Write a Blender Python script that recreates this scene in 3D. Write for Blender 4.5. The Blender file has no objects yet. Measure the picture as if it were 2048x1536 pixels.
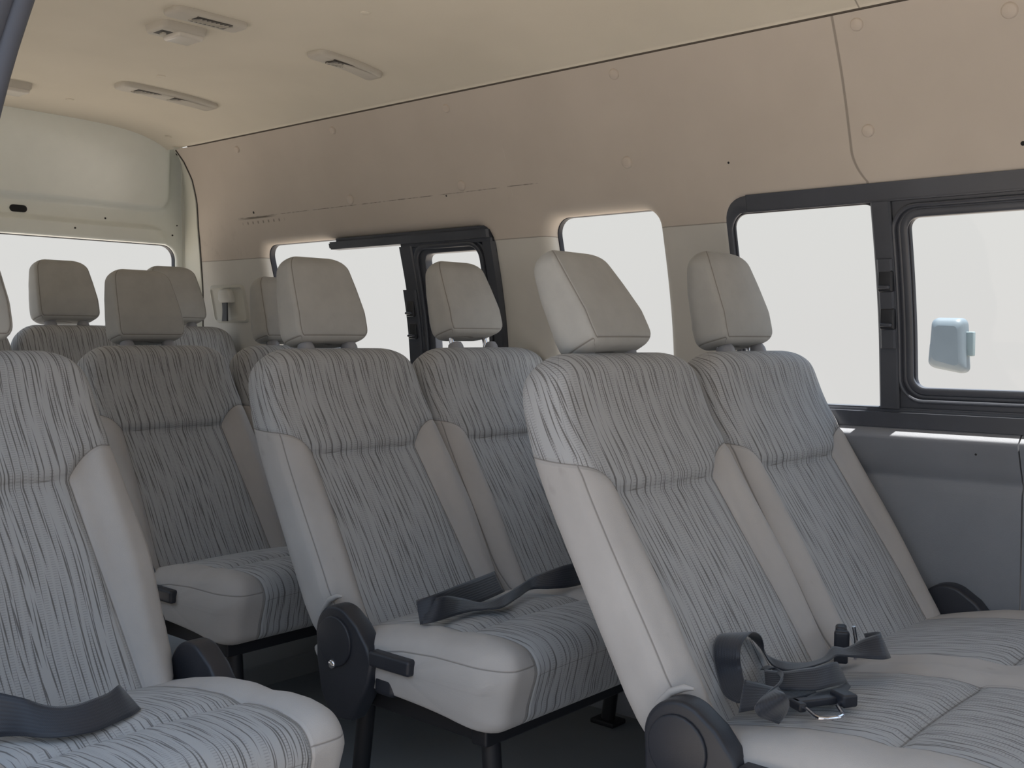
import bpy, math, random
from math import sin, cos, pi, sqrt, exp, radians
from mathutils import Vector, Matrix

C = bpy.context.scene.collection
random.seed(4)

# ------------------------------------------------------------------ materials
class NT:
    """tiny helper around a node tree"""
    def __init__(self, name):
        self.m = bpy.data.materials.new(name)
        self.m.use_nodes = True
        self.t = self.m.node_tree
        self.n = self.t.nodes
        self.bsdf = self.n['Principled BSDF']
        self.out = self.n['Material Output']
    def link(self, a, b):
        self.t.links.new(a, b)
    def put(self, sock, v):
        if isinstance(v, bpy.types.NodeSocket):
            self.link(v, sock)
        else:
            sock.default_value = v
    def math(self, op, a, b=0.0, c=0.0, clamp=False):
        n = self.n.new('ShaderNodeMath'); n.operation = op; n.use_clamp = clamp
        self.put(n.inputs[0], a); self.put(n.inputs[1], b)
        if op in ('MULTIPLY_ADD', 'SMOOTH_MIN', 'SMOOTH_MAX', 'WRAP', 'COMPARE'):
            self.put(n.inputs[2], c)
        return n.outputs[0]
    def attr(self, name):
        n = self.n.new('ShaderNodeAttribute'); n.attribute_name = name
        return n.outputs['Fac']
    def objco(self):
        n = self.n.new('ShaderNodeTexCoord')
        s = self.n.new('ShaderNodeSeparateXYZ')
        self.link(n.outputs['Object'], s.inputs[0])
        return n.outputs['Object'], s.outputs[0], s.outputs[1], s.outputs[2]
    def comb(self, x, y, z=0.0):
        n = self.n.new('ShaderNodeCombineXYZ')
        self.put(n.inputs[0], x); self.put(n.inputs[1], y); self.put(n.inputs[2], z)
        return n.outputs[0]
    def noise(self, vec, scale, detail=2.0, rough=0.5):
        n = self.n.new('ShaderNodeTexNoise')
        if vec is not None: self.link(vec, n.inputs['Vector'])
        n.inputs['Scale'].default_value = scale
        n.inputs['Detail'].default_value = detail
        n.inputs['Roughness'].default_value = rough
        return n.outputs['Fac']
    def white(self, w):
        n = self.n.new('ShaderNodeTexWhiteNoise'); n.noise_dimensions = '1D'
        self.put(n.inputs['W'], w)
        return n.outputs['Value']
    def mixc(self, f, a, b):
        n = self.n.new('ShaderNodeMix'); n.data_type = 'RGBA'
        self.put(n.inputs[0], f)
        for k, v in ((6, a), (7, b)):
            self.put(n.inputs[k], v if isinstance(v, bpy.types.NodeSocket) else (*v, 1.0))
        return n.outputs[2]
    def maprange(self, v, a, b, c=0.0, d=1.0, smooth=False):
        n = self.n.new('ShaderNodeMapRange')
        if smooth: n.interpolation_type = 'SMOOTHSTEP'
        self.put(n.inputs[0], v)
        for i, x in enumerate((a, b, c, d)): self.put(n.inputs[1 + i], x)
        return n.outputs[0]
    def bump(self, h, strength=0.3, dist=0.002):
        n = self.n.new('ShaderNodeBump')
        n.inputs['Strength'].default_value = strength
        n.inputs['Distance'].default_value = dist
        self.link(h, n.inputs['Height'])
        self.link(n.outputs[0], self.bsdf.inputs['Normal'])
    def set(self, color=None, rough=0.5, metal=0.0, spec=None, sheen=None):
        if color is not None:
            self.put(self.bsdf.inputs['Base Color'], color if isinstance(color, bpy.types.NodeSocket) else (*color, 1.0))
        self.put(self.bsdf.inputs['Roughness'], rough)
        self.bsdf.inputs['Metallic'].default_value = metal
        if spec is not None: self.bsdf.inputs['Specular IOR Level'].default_value = spec
        if sheen is not None:
            self.bsdf.inputs['Sheen Weight'].default_value = sheen
            self.bsdf.inputs['Sheen Roughness'].default_value = 0.45
        return self.m

PLAIN = (0.425, 0.405, 0.394)
STRIPE_BASE = (0.385, 0.388, 0.396)
STRIPE_DARK = (0.140, 0.135, 0.134)

def fabric_material(name, worn=0.0):
    """velour with woven streaks where the attribute 'sd' is positive"""
    k = NT(name)
    s, t, sd, seam = k.attr('s'), k.attr('t'), k.attr('sd'), k.math('ABSOLUTE', k.attr('seam'))
    v = k.comb(s, t)
    wob = k.noise(k.comb(k.math('MULTIPLY', s, 6.0), k.math('MULTIPLY', t, 5.0)), 1.0, 1.0)
    s2 = k.math('MULTIPLY_ADD', wob, 0.0016, s)
    info = k.n.new('ShaderNodeObjectInfo')
    s2 = k.math('ADD', s2, k.math('MULTIPLY', info.outputs['Random'], 0.0))
    def streak(period, length, wmax, seed, keep):
        q = k.math('DIVIDE', s2, period)
        col = k.math('FLOOR', q)
        f = k.math('FRACT', q)
        r1 = k.white(k.math('ADD', col, seed))
        r2 = k.white(k.math('ADD', col, seed + 31.7))
        ph0 = k.math('ADD', k.math('MULTIPLY', k.math('DIVIDE', t, length), k.math('MULTIPLY_ADD', r2, 0.7, 0.65)), k.math('MULTIPLY', r1, 7.0))
        ph = k.math('FRACT', ph0)
        cell = k.math('FLOOR', ph0)
        r3 = k.white(k.math('ADD', k.math('MULTIPLY', cell, 3.17), k.math('MULTIPLY', col, 1.31)))
        cen = k.math('ADD', 0.35, k.math('MULTIPLY', k.math('ADD', k.math('MULTIPLY', r3, 0.6), k.math('MULTIPLY', ph, -0.55)), 0.6))
        d = k.math('MULTIPLY', k.math('ABSOLUTE', k.math('SUBTRACT', f, cen)), period)
        taper = k.math('MULTIPLY', k.math('MINIMUM', k.math('MULTIPLY', ph, 2.2), 1.0), k.math('POWER', k.math('SUBTRACT', 1.0, ph), 0.7))
        half = k.math('MULTIPLY', taper, wmax * 0.5)
        m = k.maprange(k.math('SUBTRACT', half, d), -0.0002, 0.0005)
        on = k.math('LESS_THAN', k.white(k.math('MULTIPLY_ADD', cell, 5.1, k.math('MULTIPLY', col, 2.7))), keep)
        return k.math('MULTIPLY', m, on)
    a = streak(0.0128, 0.120, 0.0040, 3.0, 0.88)
    b = streak(0.0187, 0.085, 0.0046, 57.0, 0.80)
    c_ = streak(0.0241, 0.180, 0.0030, 91.0, 0.80)
    dark = k.math('MAXIMUM', k.math('MAXIMUM', a, b), c_)
    # ladder-like ribs between the streaks
    q = k.math('DIVIDE', s2, 0.0110)
    r = k.white(k.math('ADD', k.math('FLOOR', q), 11.0))
    inband = k.math('MULTIPLY', k.maprange(k.math('ABSOLUTE', k.math('SUBTRACT', k.math('FRACT', q), 0.5)), 0.36, 0.26), k.math('GREATER_THAN', r, 0.35))
    tick = k.math('SINE', k.math('MULTIPLY_ADD', t, 2 * pi / 0.0040, k.math('MULTIPLY', r, 20.0)))
    tick = k.math('MULTIPLY', k.maprange(tick, 0.2, 0.8), inband)
    pat = k.mixc(k.math('MULTIPLY', tick, 0.30), STRIPE_BASE, STRIPE_DARK)
    pat = k.mixc(k.math('MULTIPLY', dark, 0.95), pat, STRIPE_DARK)
    nap = k.noise(k.comb(k.math('MULTIPLY', s, 9.0), k.math('MULTIPLY', t, 6.0)), 1.0, 4.0, 0.6)
    plain = k.mixc(k.maprange(nap, 0.35, 0.7), tuple(c * 0.93 for c in PLAIN), tuple(c * 1.05 for c in PLAIN))
    # soiling patches on the bolsters, a shape of their own
    spot = k.noise(k.comb(k.math('MULTIPLY', s, 14.0), k.math('MULTIPLY', t, 7.0), 3.3), 1.0, 3.0, 0.65)
    plain = k.mixc(k.math('MULTIPLY', k.maprange(spot, 0.68, 0.80), 0.45), plain, (0.15, 0.13, 0.12))
    isst = k.maprange(sd, -0.0003, 0.0003)
    col = k.mixc(isst, plain, pat)
    line = k.math('MAXIMUM', k.maprange(k.math('ABSOLUTE', sd), 0.0017, 0.0007), k.maprange(seam, 0.0015, 0.0006))
    col = k.mixc(k.math('MULTIPLY', line, 0.60), col, (0.12, 0.11, 0.10))
    groove = k.math('MINIMUM', k.maprange(k.math('ABSOLUTE', sd), 0.0, 0.007, smooth=True), k.math('MULTIPLY_ADD', k.maprange(seam, 0.0, 0.0028, smooth=True), 0.35, 0.65))
    fuzz = k.noise(v, 900.0, 2.0)
    h = k.math('ADD', k.math('MULTIPLY', groove, 1.0), k.math('MULTIPLY', fuzz, 0.10))
    h = k.math('ADD', h, k.math('MULTIPLY', k.math('MULTIPLY', isst, tick), -0.10))
    k.bump(h, 0.55, 0.004)
    return k.set(col, 0.95, spec=0.15, sheen=0.12)

FAB = fabric_material('seat_velour')

def velour_material(name):
    k = NT(name)
    seam = k.math('ABSOLUTE', k.attr('seam'))
    co, x, y, z = k.objco()
    n = k.noise(co, 14.0, 4.0, 0.6)
    col = k.mixc(k.maprange(n, 0.35, 0.70), (0.370, 0.365, 0.350), (0.420, 0.415, 0.398))
    col = k.mixc(k.math('MULTIPLY', k.maprange(seam, 0.0014, 0.0005), 0.60), col, (0.11, 0.09, 0.075))
    fz = k.noise(co, 900.0, 2.0)
    k.bump(k.math('ADD', k.math('MULTIPLY', k.maprange(seam, 0.0, 0.003, smooth=True), 0.4), k.math('MULTIPLY', fz, 0.10)), 0.5, 0.003)
    return k.set(col, 0.95, spec=0.15, sheen=0.12)
VEL = velour_material('headrest_velour')

def simple(name, color, rough=0.5, metal=0.0, spec=None, grain=0.0, gscale=400.0, mottle=0.0):
    k = NT(name)
    co, x, y, z = k.objco()
    c = color
    if mottle:
        n = k.noise(co, 7.0, 4.0, 0.6)
        c = k.mixc(k.maprange(n, 0.3, 0.7), tuple(v * (1 - mottle) for v in color), tuple(min(1, v * (1 + mottle)) for v in color))
    k.set(c, rough, metal, spec)
    if grain:
        k.bump(k.noise(co, gscale, 2.0), grain, 0.001)
    return k.m

PLASTIC = simple('black_plastic', (0.020, 0.022, 0.030), 0.42, grain=0.15, mottle=0.2)
FRAMEM = simple('window_frame_plastic', (0.058, 0.063, 0.078), 0.38, mottle=0.15)
LATCHM = simple('latch_plastic', (0.012, 0.013, 0.018), 0.35)
RUBBER = simple('rubber_gasket', (0.010, 0.012, 0.022), 0.5)
CHROME = simple('chrome', (0.80, 0.80, 0.84), 0.12, metal=1.0)
STEEL = simple('dark_steel', (0.020, 0.020, 0.024), 0.5, metal=0.3)
SLEEVE = simple('grey_sleeve_plastic', (0.30, 0.30, 0.32), 0.55)
WEB = None
def webbing():
    k = NT('belt_webbing')
    s, t = k.attr('s'), k.attr('t')
    rib = k.math('SINE', k.math('MULTIPLY', s, 2 * pi / 0.0048))
    tw = k.math('SINE', k.math('MULTIPLY', k.math('ADD', t, s), 2 * pi / 0.0026))
    col = k.mixc(k.maprange(rib, -1, 1), (0.015, 0.018, 0.027), (0.021, 0.025, 0.036))
    k.bump(k.math('ADD', rib, k.math('MULTIPLY', tw, 0.5)), 0.25, 0.0006)
    return k.set(col, 0.55, sheen=0.25)
WEB = webbing()
WHITEP = simple('vent_plastic', (0.50, 0.465, 0.405), 0.5, grain=0.05)
LENS = simple('lamp_lens', (0.62, 0.58, 0.52), 0.22)
SHADOWP = simple('slot_shade', (0.05, 0.045, 0.04), 0.5)  # dark colour painted for the shade inside vent slots and switch recess
PAINT = simple('white_paint', (0.80, 0.82, 0.77), 0.28, mottle=0.03)
LOWER = simple('grey_door_card', (0.225, 0.235, 0.262), 0.65, grain=0.35, gscale=350.0, mottle=0.06)
CREAM = simple('cream_pillar_plastic', (0.50, 0.49, 0.44), 0.7, grain=0.1)
CLIPM = simple('trim_clip_plastic', (0.56, 0.49, 0.425), 0.6)
FLOORM = simple('black_rubber_floor', (0.27, 0.285, 0.30), 0.8, grain=0.3, gscale=120.0)
MIRRORM = simple('pale_blue_mirror_plastic', (0.125, 0.155, 0.178), 0.5, mottle=0.06)
GROUNDM = simple('pale_concrete', (0.46, 0.395, 0.335), 0.9, grain=0.3, gscale=30.0, mottle=0.08)
HOLE = simple('dark_hole', (0.012, 0.012, 0.014), 0.8)

def ceiling_material():
    k = NT('headliner')
    co, x, y, z = k.objco()
    n = k.noise(co, 3.0, 3.0, 0.55)
    col = k.mixc(k.maprange(n, 0.3, 0.7), (0.650, 0.600, 0.505), (0.695, 0.640, 0.540))
    # seam across the headliner near the front
    ln = k.maprange(k.math('ABSOLUTE', k.math('SUBTRACT', y, 0.885)), 0.0022, 0.0009)
    col = k.mixc(k.math('MULTIPLY', ln, 0.6), col, (0.12, 0.10, 0.08))
    k.bump(k.noise(co, 500.0, 2.0), 0.2, 0.001)
    return k.set(col, 0.9, spec=0.15)
CEILM = ceiling_material()

def wall_material():
    k = NT('wall_lining')
    co, x, y, z = k.objco()
    n = k.noise(co, 4.0, 4.0, 0.6)
    up = k.mixc(k.maprange(n, 0.3, 0.7), (0.515, 0.460, 0.405), (0.560, 0.502, 0.443))
    lo = k.mixc(k.maprange(n, 0.3, 0.7), (0.540, 0.522, 0.485), (0.590, 0.572, 0.530))
    # lower pillar trim below the joint at 1.207
    isup = k.maprange(z, 1.2055, 1.2065)
    col = k.mixc(isup, lo, up)
    j = k.maprange(k.math('ABSOLUTE', k.math('SUBTRACT', z, 1.206)), 0.0017, 0.0007)
    # joint between the two upper panels
    bend = k.math('MULTIPLY', k.maprange(z, 1.33, 1.265), k.maprange(z, 1.33, 1.265))
    yj = k.math('SUBTRACT', 0.940, k.math('MULTIPLY', bend, 0.026))
    j2 = k.math('MULTIPLY', k.maprange(k.math('ABSOLUTE', k.math('SUBTRACT', y, yj)), 0.0034, 0.0016), k.math('GREATER_THAN', z, 1.26))
    jj = k.math('MAXIMUM', j, j2)
    # thin scuffed crease line and rub marks above the rear window
    wl = k.math('ADD', 1.3345, k.math('MULTIPLY', k.noise(co, 9.0, 1.0), 0.002))
    sc = k.maprange(k.math('ABSOLUTE', k.math('SUBTRACT', z, wl)), 0.0016, 0.0005)
    patch = k.noise(k.comb(k.math('MULTIPLY', y, 14.0), k.math('MULTIPLY', z, 3.0), 0.0), 1.0, 3.0, 0.7)
    sc = k.math('MULTIPLY', sc, k.math('MULTIPLY', k.maprange(patch, 0.42, 0.56), k.math('GREATER_THAN', y, 1.76)))
    sc = k.math('MULTIPLY', sc, k.math('LESS_THAN', y, 3.05))
    dz = k.math('ABSOLUTE', k.math('SUBTRACT', z, 1.318))
    rub = k.math('MULTIPLY', k.maprange(dz, 0.006, 0.002), k.maprange(k.math('SINE', k.math('MULTIPLY', y, 2 * pi / 0.028)), 0.55, 0.9))
    rub = k.math('MULTIPLY', rub, k.math('MULTIPLY', k.maprange(y, 2.80, 2.83), k.maprange(y, 3.05, 3.0)))
    heavy = k.math('MULTIPLY', k.maprange(k.math('ABSOLUTE', k.math('SUBTRACT', z, 1.3325)), 0.004, 0.0012), k.math('MULTIPLY', k.maprange(y, 2.84, 2.90), k.maprange(y, 3.06, 2.98)))
    st = k.math('MAXIMUM', k.math('MAXIMUM', k.math('MULTIPLY', sc, 0.75), k.math('MULTIPLY', heavy, 0.8)), k.math('MULTIPLY', rub, 0.6))
    col = k.mixc(st, col, (0.10, 0.085, 0.07))
    col = k.mixc(k.math('MULTIPLY', jj, 0.5), col, (0.10, 0.085, 0.07))
    # grime on the rear corner trim
    g = k.noise(k.comb(k.math('MULTIPLY', y, 3.0), k.math('MULTIPLY', z, 1.5), 0.5), 6.0, 5.0, 0.75)
    gm = k.math('MULTIPLY', k.maprange(g, 0.52, 0.72), k.math('MULTIPLY', k.maprange(y, 3.02, 3.14), k.maprange(z, 1.20, 1.215)))
    gm = k.math('MULTIPLY', gm, k.maprange(z, 1.34, 1.24))
    col = k.mixc(k.math('MULTIPLY', gm, 0.5), col, (0.20, 0.17, 0.14))
    h = k.math('ADD', k.math('MULTIPLY', k.math('SUBTRACT', 1.0, jj), 1.0), k.math('MULTIPLY', k.noise(co, 600.0, 2.0), 0.12))
    k.bump(h, 0.35, 0.002)
    return k.set(col, 0.85, spec=0.2)
WALLM = wall_material()

def glass_material():
    k = NT('window_glass')
    tr = k.n.new('ShaderNodeBsdfTransparent'); tr.inputs[0].default_value = (0.97, 0.98, 0.97, 1)
    gl = k.n.new('ShaderNodeBsdfGlossy'); gl.inputs['Roughness'].default_value = 0.02
    mx = k.n.new('ShaderNodeMixShader'); mx.inputs[0].default_value = 0.012
    k.link(tr.outputs[0], mx.inputs[1]); k.link(gl.outputs[0], mx.inputs[2])
    k.link(mx.outputs[0], k.out.inputs['Surface'])
    return k.m
GLASS = glass_material()

# ------------------------------------------------------------------ mesh helpers
def make(name, verts, faces, mat, parent=None, smooth=True, attrs=None, origin=(0, 0, 0), angle=None):
    me = bpy.data.meshes.new(name)
    o = Vector(origin)
    me.from_pydata([Vector(v) - o for v in verts], [], faces)
    me.validate()
    me.materials.append(mat)
    if attrs:
        for k, vals in attrs.items():
            a = me.attributes.new(k, 'FLOAT', 'POINT')
            a.data.foreach_set('value', vals)
    ob = bpy.data.objects.new(name, me)
    C.objects.link(ob)
    if smooth:
        me.polygons.foreach_set('use_smooth', [True] * len(me.polygons))
        if angle is not None:
            me.set_sharp_from_angle(angle=radians(angle))
    ob.location = o
    if parent is not None:
        ob.parent = parent
    return ob

def fix_normals(ob):
    import bmesh
    bm = bmesh.new(); bm.from_mesh(ob.data)
    bmesh.ops.recalc_face_normals(bm, faces=bm.faces)
    bm.to_mesh(ob.data); bm.free()
    return ob

class MB:
    def __init__(self):
        self.v = []; self.f = []
    def add(self, vs, fs):
        o = len(self.v)
        self.v += [tuple(x) for x in vs]
        self.f += [tuple(i + o for i in f) for f in fs]
        return self
    def rbox(self, lo, hi, r=0.004, seg=3, M=None):
        """box with rounded edges"""
        cx = [(a + b) / 2 for a, b in zip(lo, hi)]
        hx = [(b - a) / 2 for a, b in zip(lo, hi)]
        r = min(r, *(h * 0.99 for h in hx))
        n = 2 * (seg + 1)
        # sphere-cube: build grid on each face of a cube and push to rounded box
        vs = []; fs = []; idx = {}
        prm = [-1 + 0.0] 
        g = [(-1, -sin(pi / 4 * (1 - i / seg)) if seg else -1) for i in range(seg + 1)]
        ang = [tan_ for tan_ in [math.tan(-pi / 4 * (1 - i / seg)) for i in range(seg + 1)]]
        coords = [(-1, a) for a in ang] + [(1, -a) for a in reversed(ang)]
        N = len(coords)
        def vert(ax, sg, i, j):
            si, ai = coords[i]; sj, aj = coords[j]
            d = [0, 0, 0]; c = [0, 0, 0]
            u, w = (ax + 1) % 3, (ax + 2) % 3
            d[ax] = sg; d[u] = ai; d[w] = aj
            c[ax] = sg; c[u] = si; c[w] = sj
            L = sqrt(sum(q * q for q in d))
            p = tuple(round(cx[k] + c[k] * (hx[k] - r) + d[k] / L * r, 7) for k in range(3))
            if p not in idx:
                idx[p] = len(vs); vs.append(p)
            return idx[p]
        for ax in range(3):
            for sg in (-1, 1):
                for i in range(N - 1):
                    for j in range(N - 1):
                        q = [vert(ax, sg, i, j), vert(ax, sg, i + 1, j), vert(ax, sg, i + 1, j + 1), vert(ax, sg, i, j + 1)]
                        if sg < 0: q.reverse()
                        if len(set(q)) == 4: fs.append(q)
                        elif len(set(q)) == 3: fs.append(list(dict.fromkeys(q)))
        if M is not None: vs = [tuple(M @ Vector(p)) for p in vs]
        return self.add(vs, fs)
    def tube(self, pts, r, n=10, cap=True, flat=None):
        pts = [Vector(p) for p in pts]
        rings = []
        up = Vector((0, 0, 1))
        prev = None
        for i, p in enumerate(pts):
            t = (pts[min(i + 1, len(pts) - 1)] - pts[max(i - 1, 0)]).normalized()
            if prev is None:
                a = t.cross(up if abs(t.z) < 0.9 else Vector((1, 0, 0))).normalized()
            else:
                a = (prev - t * prev.dot(t)).normalized()
            prev = a
            b = t.cross(a)
            rr = r[i] if isinstance(r, (list, tuple)) else r
            rings.append([p + a * cos(2 * pi * k / n) * rr + b * sin(2 * pi * k / n) * rr for k in range(n)])
        vs = [v for R in rings for v in R]; fs = []
        for i in range(len(rings) - 1):
            for k in range(n):
                fs.append((i * n + k, i * n + (k + 1) % n, (i + 1) * n + (k + 1) % n, (i + 1) * n + k))
        if cap:
            fs.append(tuple(reversed(range(n)))); fs.append(tuple((len(rings) - 1) * n + k for k in range(n)))
        return self.add(vs, fs)
    def prism(self, poly, lo, hi, axis=0, bevel=0.0, seg=3):
        """extrude 2D polygon along axis with rounded rim; poly is CCW list of (a,b) in the two other axes"""
        n = len(poly)
        cxy = (sum(p[0] for p in poly) / n, sum(p[1] for p in poly) / n)
        def inset(d):
            out = []
            for i in range(n):
                p0, p1, p2 = Vector(poly[i - 1]), Vector(poly[i]), Vector(poly[(i + 1) % n])
                e1 = (p1 - p0).normalized(); e2 = (p2 - p1).normalized()
                nn = Vector((-e1.y - e2.y, e1.x + e2.x))
                if nn.length < 1e-6: nn = Vector((-e1.y, e1.x))
                nn.normalize()
                out.append(p1 + nn * d)
            return out
        lay = []
        if bevel:
            for i in range(seg + 1):
                a = pi / 2 * i / seg
                lay.append((lo + bevel * (1 - sin(a)), bevel * (1 - cos(a))))
            a0 = [(lo + bevel * (1 - sin(pi / 2 * i / seg)), bevel * (1 - cos(pi / 2 * i / seg))) for i in range(seg + 1)]
            lay = [(lo + bevel * (1 - cos(pi / 2 * i / seg)), bevel * (1 - sin(pi / 2 * i / seg))) for i in range(seg + 1)]
            lay += [(hi - bevel * (1 - cos(pi / 2 * i / seg)), bevel * (1 - sin(pi / 2 * i / seg))) for i in range(seg, -1, -1)]
        else:
            lay = [(lo, 0), (hi, 0)]
        vs = []; fs = []
        for h, d in lay:
            for p in inset(d):
                q = [0, 0, 0]; q[axis] = h; q[(axis + 1) % 3] = p[0]; q[(axis + 2) % 3] = p[1]
                vs.append(tuple(q))
        for i in range(len(lay) - 1):
            for k in range(n):
                fs.append((i * n + k, i * n + (k + 1) % n, (i + 1) * n + (k + 1) % n, (i + 1) * n + k))
        fs.append(tuple(reversed(range(n)))); fs.append(tuple((len(lay) - 1) * n + k for k in range(n)))
        return self.add(vs, fs)
    def disc_dome(self, c, nrm, r, h, n=20, rings=4):
        nrm = Vector(nrm).normalized(); c = Vector(c)
        a = nrm.cross(Vector((0, 0, 1)) if abs(nrm.z) < 0.9 else Vector((1, 0, 0))).normalized(); b = nrm.cross(a)
        vs = []; fs = []
        for i in range(rings):
            q = i / (rings - 1) * pi / 2 * 0.8
            rr = r * (1 - 0.35 * (1 - cos(q))) if i else r
            hh = h * sin(q) / sin(pi / 2 * 0.8)
            for k in range(n):
                vs.append(c + nrm * hh + (a * cos(2 * pi * k / n) + b * sin(2 * pi * k / n)) * rr)
        for i in range(rings - 1):
            for k in range(n):
                fs.append((i * n + k, i * n + (k + 1) % n, (i + 1) * n + (k + 1) % n, (i + 1) * n + k))
        fs.append(tuple((rings - 1) * n + k for k in range(n)))
        return self.add(vs, fs)
    def build(self, name, mat, parent=None, smooth=True, angle=40, origin=(0, 0, 0)):
        return fix_normals(make(name, self.v, self.f, mat, parent, smooth, None, origin, angle))

def tag(o, label=None, cat=None, group=None, kind=None):
    if label: o['label'] = label
    if cat: o['category'] = cat
    if group: o['group'] = group
    if kind: o['kind'] = kind
    return o

def thing(name, label, cat, loc=(0, 0, 0), group=None):
    o = bpy.data.objects.new(name, None); C.objects.link(o)
    o.location = loc; o.empty_display_size = 0.1
    return tag(o, label, cat, group)

def dup(root, loc=None):
    r = root.copy(); C.objects.link(r)
    if loc is not None: r.location = loc
    def rec(src, dst):
        for ch in list(src.children):
            c = ch.copy(); C.objects.link(c); c.parent = dst
            rec(ch, c)
    rec(root, r)
    return r

def sm(a, b, x):
    t = max(0.0, min(1.0, (x - a) / (b - a))); return t * t * (3 - 2 * t)
def lerp(a, b, t): return a + (b - a) * t
def interp(tab, z):
    if z <= tab[0][0]: return tab[0][1]
    for (a, x), (b, y) in zip(tab, tab[1:]):
        if z <= b: return x + (y - x) * (z - a) / (b - a)
    return tab[-1][1]
def arcpts(c, r, a0, a1, n):
    return [(c[0] + r * cos(radians(lerp(a0, a1, i / n))), c[1] + r * sin(radians(lerp(a0, a1, i / n)))) for i in range(n + 1)]
# ------------------------------------------------------------------ seats
VELP = simple('hem_velour', PLAIN, 0.95, spec=0.15, mottle=0.05)
# seat-local frame: x across (0 = seat centre), y towards the rear of the van (0 = 0.65 behind the row datum), z up from the floor
YD = 0.65
def F(l):
    """front line of the backrest: returns y, z, lean angle"""
    a0 = radians(31.5)
    y, z = 0.745 - YD + sin(a0) * min(l, 0.44), 0.35 + cos(a0) * min(l, 0.44)
    if l <= 0.44: return y, z, a0
    n = 12; a = a0
    for i in range(n):
        ll = 0.44 + (l - 0.44) * (i + 0.5) / n
        a = radians(lerp(31.5, 14.0, sm(0.42, 0.66, ll)))
        d = (l - 0.44) / n
        y += sin(a) * d; z += cos(a) * d
    a = radians(lerp(31.5, 14.0, sm(0.42, 0.66, l)))
    return y, z, a
LTOP = 0.665
LS = 0.428          # seam between striped insert and head panel

def half_width(l):
    return interp([(0.0, 0.186), (0.03, 0.198), (0.07, 0.216), (0.11, 0.2255), (0.15, 0.2275), (0.25, 0.2225), (0.42, 0.213), (0.52, 0.205), (0.60, 0.196), (0.70, 0.188)], l)

def lseam(x, w, q):
    ax = abs(x); xi = 0.141
    base = LS - 0.006 * (1 - (ax / xi) ** 2) if ax < xi else LS + 0.052 * (1 - (1 - min(1, (ax - xi) / (w - xi))) ** 2)
    return base + q * 0.55
def wide(l): return 0.011 * sm(0.12, 0.32, l)
def xi_at(l): return 0.163 - 0.022 * min(1, max(0, l / LS)) ** 0.8

def rrect(w, T, rf, rb, nf=88, nc=6, ns=6, nb=12):
    """closed ring (x, q, s): q is depth behind the front face, s arc length from the front centre"""
    rf = min(rf, 0.48 * T, 0.9 * w); rb = min(rb, 0.48 * T, 0.9 * w)
    half = []
    for i in range(nf // 2 + 1): half.append(((w - rf) * i / (nf // 2), 0.0))
    for i in range(1, nc + 1):
        a = pi / 2 * i / nc; half.append((w - rf + rf * sin(a), rf - rf * cos(a)))
    for i in range(1, ns + 1): half.append((w, rf + (T - rf - rb) * i / ns))
    for i in range(1, nc + 1):
        a = pi / 2 * i / nc; half.append((w - rb + rb * cos(a), T - rb + rb * sin(a)))
    for i in range(1, nb // 2 + 1): half.append(((w - rb) * (1 - i / (nb // 2)), T))
    s = [0.0]
    for a, b in zip(half, half[1:]): s.append(s[-1] + sqrt((a[0] - b[0]) ** 2 + (a[1] - b[1]) ** 2))
    ring = [(x, q, ss) for (x, q), ss in zip(half, s)]
    left = [(-x, q, -ss) for (x, q, ss) in ring[1:-1]]
    return list(reversed(left)) + ring      # starts left of back centre, passes the front, ends at back centre

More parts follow.
